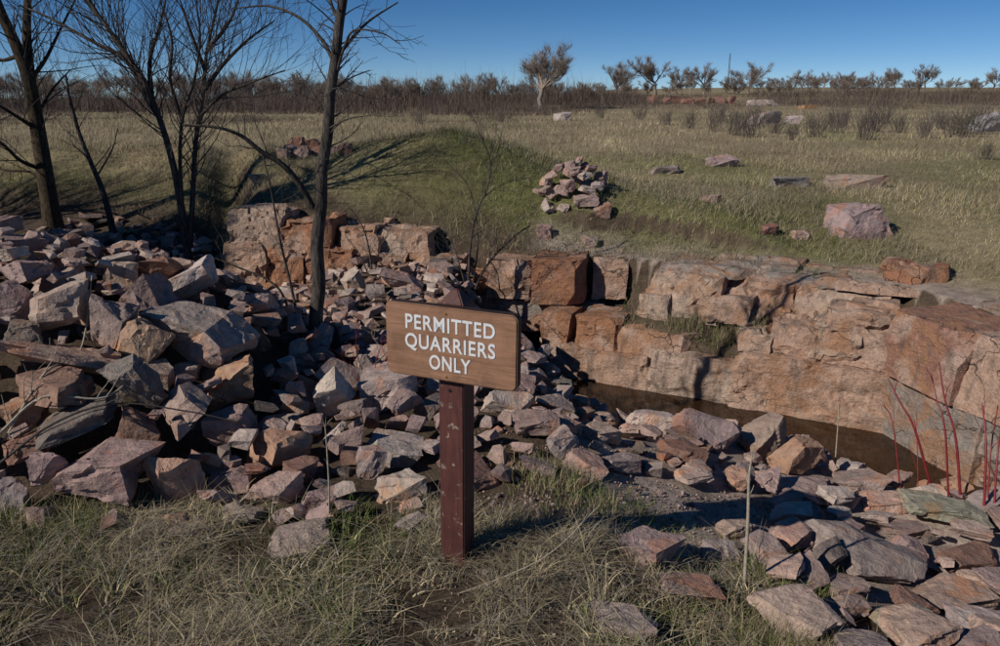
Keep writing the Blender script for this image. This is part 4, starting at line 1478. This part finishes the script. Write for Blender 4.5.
stalk([(747, 566), (748, 520), (749, 480), (752, 455)], 2.62, 0.008, 0.0035, 'pale upright dry stalk standing in the gravel near the sign shadow', 1)
stalk([(329, 540), (329, 490), (327, 450), (325, 424)], 2.75, 0.004, 0.0022, 'thin pale dry stalk in front of the tall heap', 2)
stalk([(838, 445), (838, 425), (839, 404)], 4.35, 0.005, 0.003, 'short pale dry stalk on the pool brink', 3)
stalk([(440, 646), (540, 560), (600, 505)], 2.35, 0.002, 0.0012, 'long leaning dry grass stem in front of the post', 4)


def fallen(pix, r0, r1, label, mat, lift=0.05):
    pp = []
    for px, py in pix:
        q = hit_target(px, py)
        if q: pp.append(Vector((q[0], q[1], max(q[2], HM_ROCK[int((q[1] - HY0) / RES), int((q[0] - HX0) / RES)]) + lift * (0.4 + 0.6 * math.sin(px)))))
    if len(pp) < 2: return
    foot = pp[0].copy()
    pp = spline(pp, 6); m = len(pp)
    T = Tubes(); T.add(pp, [r0 + (r1 - r0) * i / (m - 1) for i in range(m)], 6)
    r = random.Random(int(pix[0][1]))
    for k in range(4):
        i = r.randint(1, m - 2)
        grow(T, r, pp[i], (pp[i + 1] - pp[i]).normalized() + Vector((r.gauss(0, .6), r.gauss(0, .6), .3)), 0.16, r1, 0, 1, 4, (1, 2), minr=0.001)
    o = link('dead_branch', T.mesh('dead_branch'), mat); o.data.transform(Matrix.Translation(-foot)); o.location = foot
    tag(o, label, 'branch')


fallen([(4, 440), (50, 405), (80, 350), (98, 316)], 0.006, 0.003, 'pale dry stem lying up the face of the tall heap', M_STALK)
fallen([(0, 478), (60, 462), (120, 440), (190, 446), (240, 452)], 0.006, 0.003, 'grey dead branch lying across the foot of the heap', M_TWIG)
fallen([(2, 452), (50, 436), (110, 424), (150, 400)], 0.007, 0.003, 'weathered dead branch above the big purple rock', M_STALK)
fallen([(372, 375), (400, 350), (430, 322)], 0.004, 0.002, 'thin dry stem leaning on the rubble behind the sign', M_STALK)

# ------------------------------------------------------------------ far trees
def far_tree(seed, h=7.0):
    global TIPS
    TIPS = []
    r = random.Random(seed)
    T, C = Tubes(), Tubes()
    trunk_h = h * r.uniform(.14, .34)
    wide = r.uniform(.55, 1.15)
    pts = [Vector((0, 0, -0.4))]
    for k in range(4):
        pts.append(Vector((r.gauss(0, .12), r.gauss(0, .12), trunk_h * (k + 1) / 4)))
    T.add(pts, [.28, .24, .22, .2, .18], 7)
    for k in range(r.randint(6, 8)):
        a = r.uniform(0, 6.28); q = pts[-1 if r.random() < .6 else -2]
        grow(C, r, q, (math.cos(a) * wide, math.sin(a) * wide, r.uniform(.4, 1.6)), h * r.uniform(.42, .68), .12, 0, 3, 5, (6, 8), .58, .13, .10, .55, (4, 3, 3, 3), .35, .017, .2)
    tips, TIPS = TIPS, None
    for q, dd in tips[::2]:
        e = q + (dd + Vector((r.gauss(0, .6), r.gauss(0, .6), r.gauss(.25, .5)))).normalized() * r.uniform(.4, .9)
        w_ = Vector((r.uniform(-1, 1), r.uniform(-1, 1), 0)) * 0.011
        C.V.append(np.array([q - w_, q + w_, e + w_ * .5, e - w_ * .5])); C.F.append(np.array([[0, 1, 2, 3]]) + C.o); C.o += 4
    return T.mesh('trunk'), C.mesh('crown')


FT = [far_tree(s) for s in (1, 2, 3, 4, 5, 6)]
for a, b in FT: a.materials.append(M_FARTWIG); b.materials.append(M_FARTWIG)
far_list = [(541, 104, 52, 75, 'lone spreading bare tree rising above the brush'), (617, 97, 65, 140, 'round bare tree apart from the row over the red rocks'),
            (655, 97, 61, 140, 0), (676, 97, 69, 142, 0), (704, 97, 66, 138, 0), (748, 98, 62, 135, 'tallest bare tree next to the radio mast'), (734, 98, 76, 130, 0)]
for px in (776, 790, 801, 816, 822, 836, 846, 851, 866): far_list.append((px, 99, rng.uniform(70, 80), rng.uniform(125, 160), 0))
far_list += [(878, 97, 74, 150, 0), (893, 96, 71, 150, 0), (923, 95, 68, 150, 'lone round bare tree at the end of the far row'), (992, 96, 70, 140, 'bare tree at the far end of the field')]
for k in range(44): far_list.append((-40 + k * 14.6 + rng.uniform(-8, 8), 100, rng.uniform(71, 85) + (4 if k > 24 else 0), rng.uniform(85, 125), 1))
for k in range(26): far_list.append((600 + k * 16 + rng.uniform(-7, 7), 99, rng.uniform(78, 88), rng.uniform(115, 150), 2))
for i, (px, by, ty, Y, lab) in enumerate(far_list):
    a_, f_, d_ = raydir(px, by)
    x = a_ * Y / f_
    gz = th(x, Y)
    topz = at(px, ty, Y).z
    hgt = max(topz - gz, 2.0)
    root = empty('bare_tree', (x, Y, gz))
    root.rotation_euler = (0, 0, rng.uniform(0, 6.28))
    sc = hgt / 7.0 / 0.95
    root.scale = (sc * rng.uniform(1.2, 1.5),) * 2 + (sc * 1.04,)
    if lab == 0: tag(root, 'round-headed bare tree in the row along the far skyline', 'tree', 'row of bare trees on the far skyline')
    elif lab == 2: tag(root, 'low bare tree filling in the far skyline row', 'tree', 'low bare trees along the far skyline')
    elif lab == 1: tag(root, 'bare tree standing up out of the dense brush', 'tree', 'bare trees in the dense brush')
    else: tag(root, lab, 'tree')
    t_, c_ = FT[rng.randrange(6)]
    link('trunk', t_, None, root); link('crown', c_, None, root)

# radio mast
mast = empty('radio_mast', (at(727, 95, 420).x, 420, th(at(727, 95, 420).x, 420)))
tag(mast, 'thin lattice radio mast behind the far trees', 'mast')
ht = at(727, 53, 420).z - mast.location.z
T = Tubes()
for a in (0, 2.1, 4.2):
    T.add([(0.35 * math.cos(a), 0.35 * math.sin(a), -1), (0.3 * math.cos(a), 0.3 * math.sin(a), ht)], [.09, .09], 5)
link('leg_lattice', T.mesh('leg_lattice'), plain_material('mast_steel', (0.12, 0.12, 0.13), 0.6), mast)
T = Tubes()
for k in range(int(ht / 1.2)):
    z = k * 1.2; a = 2.1 * (k % 3); b = a + 2.1
    T.add([(0.33 * math.cos(a), 0.33 * math.sin(a), z), (0.33 * math.cos(b), 0.33 * math.sin(b), z + 1.2)], [.06, .06], 4)
link('cross_bracing', T.mesh('cross_bracing'), plain_material('mast_brace', (0.13, 0.13, 0.14), 0.6), mast)


# ------------------------------------------------------------------ grass and brush
def blades(pos, head, height, lean, width, col, segs=3, curve=1.0, droop=0.0):
    """vectorised curved blades -> V, F, C"""
    n = len(pos)
    L = segs + 1
    t = np.linspace(0, 1, L)[None, :]
    d = np.stack([np.cos(head), np.sin(head)], -1)
    out = (lean[:, None] * (t ** (1 + curve))) * height[:, None]
    up = height[:, None] * (t - 0.28 * np.clip(lean, 0, 2)[:, None] * t ** 2)
    cxp = pos[:, 0:1] + d[:, 0:1] * out; cyp = pos[:, 1:2] + d[:, 1:2] * out; czp = pos[:, 2:3] + up
    w = width[:, None] * (1 - t * 0.92) * 0.5
    ph = head + nrng.uniform(-1.2, 1.2, n) + math.pi / 2
    ox, oy = np.cos(ph)[:, None] * w, np.sin(ph)[:, None] * w
    Lf = np.stack([cxp - ox, cyp - oy, czp], -1); Rt = np.stack([cxp + ox, cyp + oy, czp], -1)
    V = np.stack([Lf, Rt], 2).reshape(n * L * 2, 3)
    b = (np.arange(n) * L * 2)[:, None]
    k = np.arange(segs)[None, :] * 2
    F = np.stack([b + k, b + k + 1, b + k + 3, b + k + 2], -1).reshape(-1, 4)
    C = np.repeat(col, L * 2, 0)
    return V, F, C


def hm_at(x, y):
    """rock-covered surface height (rocks included) near the quarry"""
    return terrain(x, y)


STRAW = np.array([0.40, 0.33, 0.205]); STRAW2 = np.array([0.25, 0.20, 0.13]); GREEN = np.array([0.10, 0.14, 0.035]); OLIVE = np.array([0.17, 0.165, 0.07]); GREYS = np.array([0.27, 0.245, 0.20])


def pick(n, probs, mats):
    i = nrng.choice(len(mats), n, p=np.array(probs) / sum(probs))
    return np.array(mats)[i] * nrng.uniform(0.7, 1.25, n)[:, None]


parts = []
# foreground tufts: centres with clumped blades
def fore_density(x, y):
    d = smooth(3.0, 2.72, y + 0.25 * fbm(x * 2.5, y * 2.5, 61))
    pathm = smooth(0.22, 0.45, x + 0.3 * fbm(x * 3, y * 3, 63)) * smooth(1.6, 1.3, x) * smooth(1.75, 2.15, y)      # gravel with slabs
    d = d * (1 - 0.86 * pathm)
    d = d * (1 - smooth(1.0, 1.35, x + 0.3 * (y - 2.4) + 0.3 * fbm(x * 3, y * 3, 65)))
    d = d * (1 - 0.9 * np.exp(-((x + 0.13) / 0.13) ** 2 - ((y - 2.40) / 0.12) ** 2))
    return d * np.clip(0.55 + 3.2 * fbm(x * 3.1, y * 3.1, 67), 0.08, 1)


NT_ = 2500
tx_ = nrng.uniform(-2.6, 2.1, NT_ * 5); ty_ = nrng.uniform(1.55, 3.25, NT_ * 5)
keep = nrng.random(NT_ * 5) < fore_density(tx_, ty_)
tx_, ty_ = tx_[keep][:NT_], ty_[keep][:NT_]
nb = 26
gk = np.clip(0.36 + 4.0 * fbm(tx_ * 1.5, ty_ * 1.5, 90) + nrng.normal(0, .18, len(tx_)), 0.02, 0.9)
tsc = np.repeat(np.exp(nrng.normal(0, .38, len(tx_))), nb)
ttone = np.repeat(np.exp(nrng.normal(0, .28, len(tx_))), nb)[:, None]
X = np.repeat(tx_, nb) + nrng.normal(0, 0.026, len(tx_) * nb); Y = np.repeat(ty_, nb) + nrng.normal(0, 0.022, len(tx_) * nb)
isg = nrng.random(len(X)) < np.repeat(gk, nb)
colr = np.where(isg[:, None], pick(len(X), [5, 3], [GREEN, OLIVE]), pick(len(X), [4, 3, 3], [STRAW, STRAW2, GREYS]))
hgt = np.where(isg, nrng.uniform(.04, .12, len(X)), nrng.uniform(.05, .15, len(X)))
ln = np.where(isg, nrng.uniform(.1, .8, len(X)), nrng.uniform(.5, 2.0, len(X)))
hgt = hgt * np.clip(tsc, .4, 1.7) * 0.74; colr = colr * np.clip(ttone, .55, 1.6)
tuft_head = np.repeat(nrng.uniform(0, 6.28, len(tx_)), nb) + nrng.normal(0, 1.0, len(X))
parts.append(blades(np.stack([X, Y, terrain(X, Y) - 0.005], -1), tuft_head, hgt, ln, nrng.uniform(.0022, .0062, len(X)), colr, 3))
# long arching straws
n = 800
X = nrng.uniform(-2.5, 1.9, n * 3); Y = nrng.uniform(1.6, 3.1, n * 3)
k = nrng.random(n * 3) < fore_density(X, Y) * 0.9
X, Y = X[k][:n], Y[k][:n]; n = len(X)
parts.append(blades(np.stack([X, Y, terrain(X, Y)], -1), nrng.uniform(0, 6.28, n), nrng.uniform(.11, .26, n), nrng.uniform(.4, 2.2, n), nrng.uniform(.002, .0042, n), pick(n, [4, 2, 2], [STRAW, STRAW2, GREYS]), 6))
n = 9000
X = nrng.uniform(-2.5, 1.9, n * 3); Y = nrng.uniform(1.6, 3.1, n * 3)
k = nrng.random(n * 3) < fore_density(X, Y) * np.clip(0.15 + 3.5 * fbm(X * 1.7, Y * 1.7, 93), 0, 1)
X, Y = X[k][:n], Y[k][:n]; n = len(X)
parts.append(blades(np.stack([X, Y, terrain(X, Y) + nrng.uniform(0, .05, n)], -1), nrng.uniform(0, 6.28, n), nrng.uniform(.02, .06, n), nrng.uniform(2, 5, n), nrng.uniform(.003, .0075, n), pick(n, [4, 2, 3], [STRAW * 1.3, STRAW, GREYS * 1.4]), 4))
V = [p[0] for p in parts]; F = []; o_ = 0
for p in parts: F.append(p[1] + o_); o_ += len(p[0])
g1 = link('grass', np_mesh('grass', np.vstack(V), np.vstack(F), np.vstack([p[2] for p in parts])), M_GRASS)
tag(g1, 'tangled dry and green grass in front of the heap and sign', kind='stuff')

# green tufts in the gravel and on the ledges
parts = []
def tufts(cx, cy, n, spread, h, gfrac, zfun=None):
    X = cx + nrng.normal(0, spread, n); Y = cy + nrng.normal(0, spread * .7, n)
    isg = nrng.random(n) < gfrac
    c = np.where(isg[:, None], pick(n, [5, 2], [GREEN * 1.5, OLIVE]), pick(n, [4, 3], [STRAW, STRAW2]))
    Z = (zfun(X, Y) if zfun else terrain(X, Y)) - 0.005
    parts.append(blades(np.stack([X, Y, Z], -1), nrng.uniform(0, 6.28, n), nrng.uniform(.4, 1, n) * h, nrng.uniform(.1, 1.1, n), nrng.uniform(.002, .0045, n), c, 3))


for px, py, n, s_, h_, gf in [(655, 492, 300, .10, .07, .8), (700, 545, 260, .10, .06, .85), (780, 520, 500, .14, .09, .7), (800, 535, 400, .1, .10, .6), (650, 600, 260, .07, .07, .85),
                              (570, 480, 500, .14, .12, .45), (545, 470, 400, .1, .14, .3), (600, 500, 500, .16, .10, .5), (725, 510, 200, .1, .05, .8), (830, 530, 250, .1, .1, .4),
                              (760, 600, 500, .14, .13, .35), (730, 625, 500, .16, .14, .3), (800, 620, 400, .12, .14, .25)]:
    a, f, d = raydir(px, py)
    t = CAM_H / -d
    tufts(a * t, f * t, n, s_, h_, gf)


def shelf_z(X, Y): return np.maximum(terrain(X, Y), -0.46 + 0 * X)


dg = ground
# soil and grass on the shelf between the tiers
a0 = Vector((0.42, 7.14)); d0 = (Vector((3.12, 5.70)) - a0).normalized(); b0 = Vector((-d0.y, d0.x))
SHV, SHF = [], []
us = np.linspace(0.62, 1.95, 40); ws = np.concatenate([[0.205, 0.21], np.linspace(0.22, 0.85, 14)])
for u in us:
    z0 = float(np.interp(u, [.5, .75, 1.35, 1.5, 1.75, 2.0], [-.36, -.40, -.42, -.52, -.47, -.30]))
    for kk, w in enumerate(ws):
        q = a0 + d0 * u + b0 * (w + 0.05 * float(fbm(u * 3, 7.7, 5)))
        z = -0.95 if kk == 0 else min(z0 + 0.30 * (w - 0.2), -0.10) + 0.07 * float(fbm(u * 5, w * 5, 3)) - (0.03 if kk == 1 else 0)
        SHV.append((q.x, q.y, z))
ii = np.arange(len(us) * len(ws)).reshape(len(us), len(ws))
SHF = np.stack([ii[:-1, :-1], ii[1:, :-1], ii[1:, 1:], ii[:-1, 1:]], -1).reshape(-1, 4)
shc = np.repeat((soil * 0.9)[None], len(SHV), 0)
sh = link('soil_shelf', np_mesh('soil_shelf', np.array(SHV), SHF, shc, True), M_GROUND)
tag(sh, 'soil lying on the ledge between the rock tiers', kind='structure')
SHV = np.array(SHV)
ns = 2600
pi2 = nrng.integers(0, len(SHV), ns); pi2 = pi2[SHV[pi2, 2] > -0.8]; ns = len(pi2)
wgt = nrng.random(ns) < 0.35 + 0.65 * (SHV[pi2, 0] > 1.5)
pi2 = pi2[wgt]; ns = len(pi2)
PP = SHV[pi2] + np.stack([nrng.normal(0, .03, ns), nrng.normal(0, .03, ns), np.zeros(ns)], -1)
isg = nrng.random(ns) < 0.5
parts.append(blades(PP, nrng.uniform(0, 6.28, ns), nrng.uniform(.04, .14, ns), nrng.uniform(.1, 1.2, ns), nrng.uniform(.003, .006, ns), np.where(isg[:, None], pick(ns, [5, 3], [GREEN, OLIVE]), pick(ns, [3, 3], [STRAW, STRAW2])), 3))
V = [p[0] for p in parts]; F = []; o_ = 0
for p in parts: F.append(p[1] + o_); o_ += len(p[0])
g2 = link('grass_tufts', np_mesh('grass_tufts', np.vstack(V), np.vstack(F), np.vstack([p[2] for p in parts])), M_GRASS)
tag(g2, 'scattered green grass tufts in the gravel and on the ledge', kind='stuff')


# field grass
def field_grass(n, y0, y1, hrange, seedk, gbias, lab):
    Y = np.exp(nrng.uniform(math.log(y0), math.log(y1), n))
    X = nrng.uniform(-0.80, 0.80, n) * (Y + 1.5)
    s = wall_sd(X, Y)
    k = (s > 0.12) & (nrng.random(n) < smooth(-0.05, 0.35, s + 0.35 * fbm(X * 2.5, Y * 2.5, 4)))
    k &= ~((X > 2.9) & (s < 0.9) & (Y < 6.6))
    k &= nrng.random(n) < 0.45 + 0.8 * np.clip(0.5 + 2 * fbm(X * 1.2, Y * 1.2, 17), 0, 1)
    X, Y, s = X[k], Y[k], s[k]; n = len(X)
    g = np.clip(0.34 + gbias + 2.6 * fbm(X * 0.30, Y * 0.22, 77) + 0.20 * smooth(10.5, 8.5, Y) - 0.22 * smooth(11, 15, Y) - 0.12 * smooth(18, 30, Y), 0.04, 0.93)
    g = np.clip(g + 0.42 * np.exp(-((X + 0.6) / 1.6) ** 2 - ((Y - 9.4) / 1.1) ** 2), 0.03, 0.92)
    isg = nrng.random(n) < g
    c = np.clip(1 + 1.6 * fbm(X * .8, Y * .6, 83), .6, 1.4)[:, None] * np.where(isg[:, None], pick(n, [4, 5], [GREEN * 1.35, OLIVE * 1.25]), pick(n, [6, 2, 2], [STRAW, STRAW2, GREYS]))
    h = nrng.uniform(*hrange, n) * (0.5 + 1.0 * np.clip(0.5 + 2.4 * fbm(X * 1.1, Y * .9, 33), 0, 1)) * np.where(isg, .8, 1.0)
    h *= 1 - 0.5 * smooth(1.2, 0.3, s)
    return blades(np.stack([X, Y, terrain(X, Y) - 0.01], -1), nrng.normal(0.2, 1.6, n), h, nrng.uniform(.2, 1.5, n), 0.0028 + 0.00042 * Y * nrng.uniform(.6, 1.2, n), c, 2)


def bank_grass(n):
    X = nrng.uniform(-8, 4.2, n); Y = nrng.uniform(6, 13.5, n)
    s = wall_sd(X, Y)
    k = (s > -0.3 * ((X < -0.2) & (X > -1.3))) & (s < 2.6) & (nrng.random(n) < 0.25 + 1.2 * np.clip(0.4 + 2.5 * fbm(X * 2.2, Y * 2.2, 44), 0, 1)) & ~((X > 2.9) & (s < 0.7))
    X, Y = X[k], Y[k]; n = len(X)
    isg = nrng.random(n) < np.clip(0.25 + 2 * fbm(X, Y, 48), 0, .7)
    c = np.where(isg[:, None], pick(n, [2, 5], [GREEN, OLIVE]), pick(n, [3, 5, 4], [STRAW, STRAW2, GREYS]))
    return blades(np.stack([X, Y, terrain(X, Y) - 0.01], -1), nrng.uniform(0, 6.28, n), nrng.uniform(.06, .20, n), nrng.uniform(.3, 1.8, n), nrng.uniform(.003, .0065, n), c, 2)


ps = [bank_grass(100000), field_grass(190000, 5.2, 16, (.04, .12), 1, 0.0, 0), field_grass(130000, 14, 75, (.07, .20), 2, -0.05, 0)]
V = [p[0] for p in ps]; F = []; o_ = 0
for p in ps: F.append(p[1] + o_); o_ += len(p[0])
g3 = link('field_grass', np_mesh('field_grass', np.vstack(V), np.vstack(F), np.vstack([p[2] for p in ps])), M_GRASS)
tag(g3, 'straw and green prairie grass covering the mound and field', kind='stuff')

# far brush: a dense belt of leafless thicket
BR = [np.array(c) for c in ((0.105, 0.080, 0.074), (0.135, 0.10, 0.080), (0.075, 0.058, 0.056), (0.17, 0.13, 0.095))]


def brush(n, xr, yr, hfun, width, lean=(0, .5)):
    X = nrng.uniform(*xr, n); Y = np.exp(nrng.uniform(math.log(yr[0]), math.log(yr[1]), n))
    Xw = X * Y                                   # fan out with distance
    h = hfun(X, Y) * (0.15 + 1.0 * nrng.beta(2.2, 2.4, n))
    k = h > 0.12
    Xw, Y, h = Xw[k], Y[k], h[k]; n = len(h)
    return blades(np.stack([Xw, Y, terrain(Xw, Y) - 0.05], -1), nrng.uniform(0, 6.28, n), h, nrng.uniform(*lean, n), nrng.uniform(*width, n) * Y / 70, pick(n, [4, 3, 3, 2], BR), 2)


ps = [brush(100000, (-0.90, 0.2), (34, 105), lambda x, y: (0.25 + 1.6 * smooth(44, 78, y) * (1 + 0.9 * np.clip(-x, 0, .6))) * (0.12 + 1.6 * np.clip(0.42 + 2.6 * fbm(x * y * .33, y * .33, 5, 5), 0, 1)) * smooth(0.22, -0.1, x), (.018, .05), (0, .9)),
      brush(22000, (-0.35, 0.25), (90, 130), lambda x, y: 3.2 * (0.05 + 1.5 * np.clip(0.45 + 2.6 * fbm(x * y * .3, y * .3, 15, 5), 0, 1)) * smooth(.26, .05, x), (.02, .05), (0, .9)),
      brush(45000, (-0.1, 0.85), (70, 130), lambda x, y: (0.3 + 1.35 * smooth(75, 95, y) * (1 - 0.85 * smooth(.17, .19, x) * smooth(.32, .30, x))) * (0.15 + 1.5 * np.clip(0.45 + 2.4 * fbm(x * y * .25, y * .25, 25, 5), 0, 1)), (.018, .04), (0, 1.1)),
      brush(16000, (-0.8, 0.85), (24, 75), lambda x, y: 0.8 * np.clip(3.4 * fbm(x * y * .22, y * .22, 35) + 0.03, 0, 1), (.012, .03), (0, .5))]
V = [p[0] for p in ps]; F = []; o_ = 0
for p in ps: F.append(p[1] + o_); o_ += len(p[0])
br = link('brush', np_mesh('brush', np.vstack(V), np.vstack(F), np.vstack([p[2] for p in ps])), M_BRUSH)
tag(br, 'belt of dark leafless brush along the far edge of the field', kind='stuff')


# single shrubs in the field
def shrub_mesh(seed, green=False):
    r = random.Random(seed)
    T = Tubes()
    for k in range(34):
        a = r.uniform(0, 6.28)
        grow(T, r, (r.gauss(0, .12), r.gauss(0, .12), -0.03), (math.cos(a) * .35, math.sin(a) * .35, 1), r.uniform(.6, 1.05), .007, 0, 1, 4, (4, 6), .5, .12, .06, .5, (3, 3, 3), .4, .003)
    return T.mesh('stems')


M_SHRUB = plain_material('shrub_twigs', (0.115, 0.092, 0.088), 0.9, 0.25, 3)
M_SHRUBG = plain_material('green_bush', (0.06, 0.075, 0.03), 0.9, 0.25, 3)
SH = [shrub_mesh(s) for s in (41, 42, 43)]
for m in SH: m.materials.append(M_SHRUB)
sl = [(735, 135, 26), (748, 138, 30), (712, 132, 20), (758, 128, 22), (815, 137, 26), (832, 133, 24), (865, 140, 30), (872, 132, 28), (843, 128, 22), (690, 128, 18), (775, 134, 20),
      (900, 133, 20), (925, 138, 24), (940, 130, 22), (667, 125, 16), (975, 134, 30), (600, 118, 14), (640, 120, 14), (985, 160, 18), (792, 140, 18), (955, 138, 32), (500, 122, 14), (420, 124, 16), (720, 122, 18), (885, 124, 18)]
for i, (px, py, h) in enumerate(sl):
    x, y, z, t = ground_hit(px, py)
    s_ = h * t / FPX
    o = link('shrub', SH[i % 3]); o.location = (x, y, th(x, y)); o.scale = (s_ * 1.25, s_ * 1.25, s_ * 1.0); o.rotation_euler = (0, 0, rng.uniform(0, 6.28))
    tag(o, 'small dark leafless shrub standing in the field grass', 'shrub', 'leafless shrubs dotted over the field')
x, y, z, t = ground_hit(962, 137)
gb = link('bush', shrub_mesh(77), M_SHRUBG); gb.location = (x, y, th(x, y)); gb.scale = (28 * t / FPX * 1.4,) * 2 + (24 * t / FPX,)
tag(gb, 'low dark green bush beside the big grey boulder', 'bush')

for args in SHADE_CEDARS: cedar(*args)
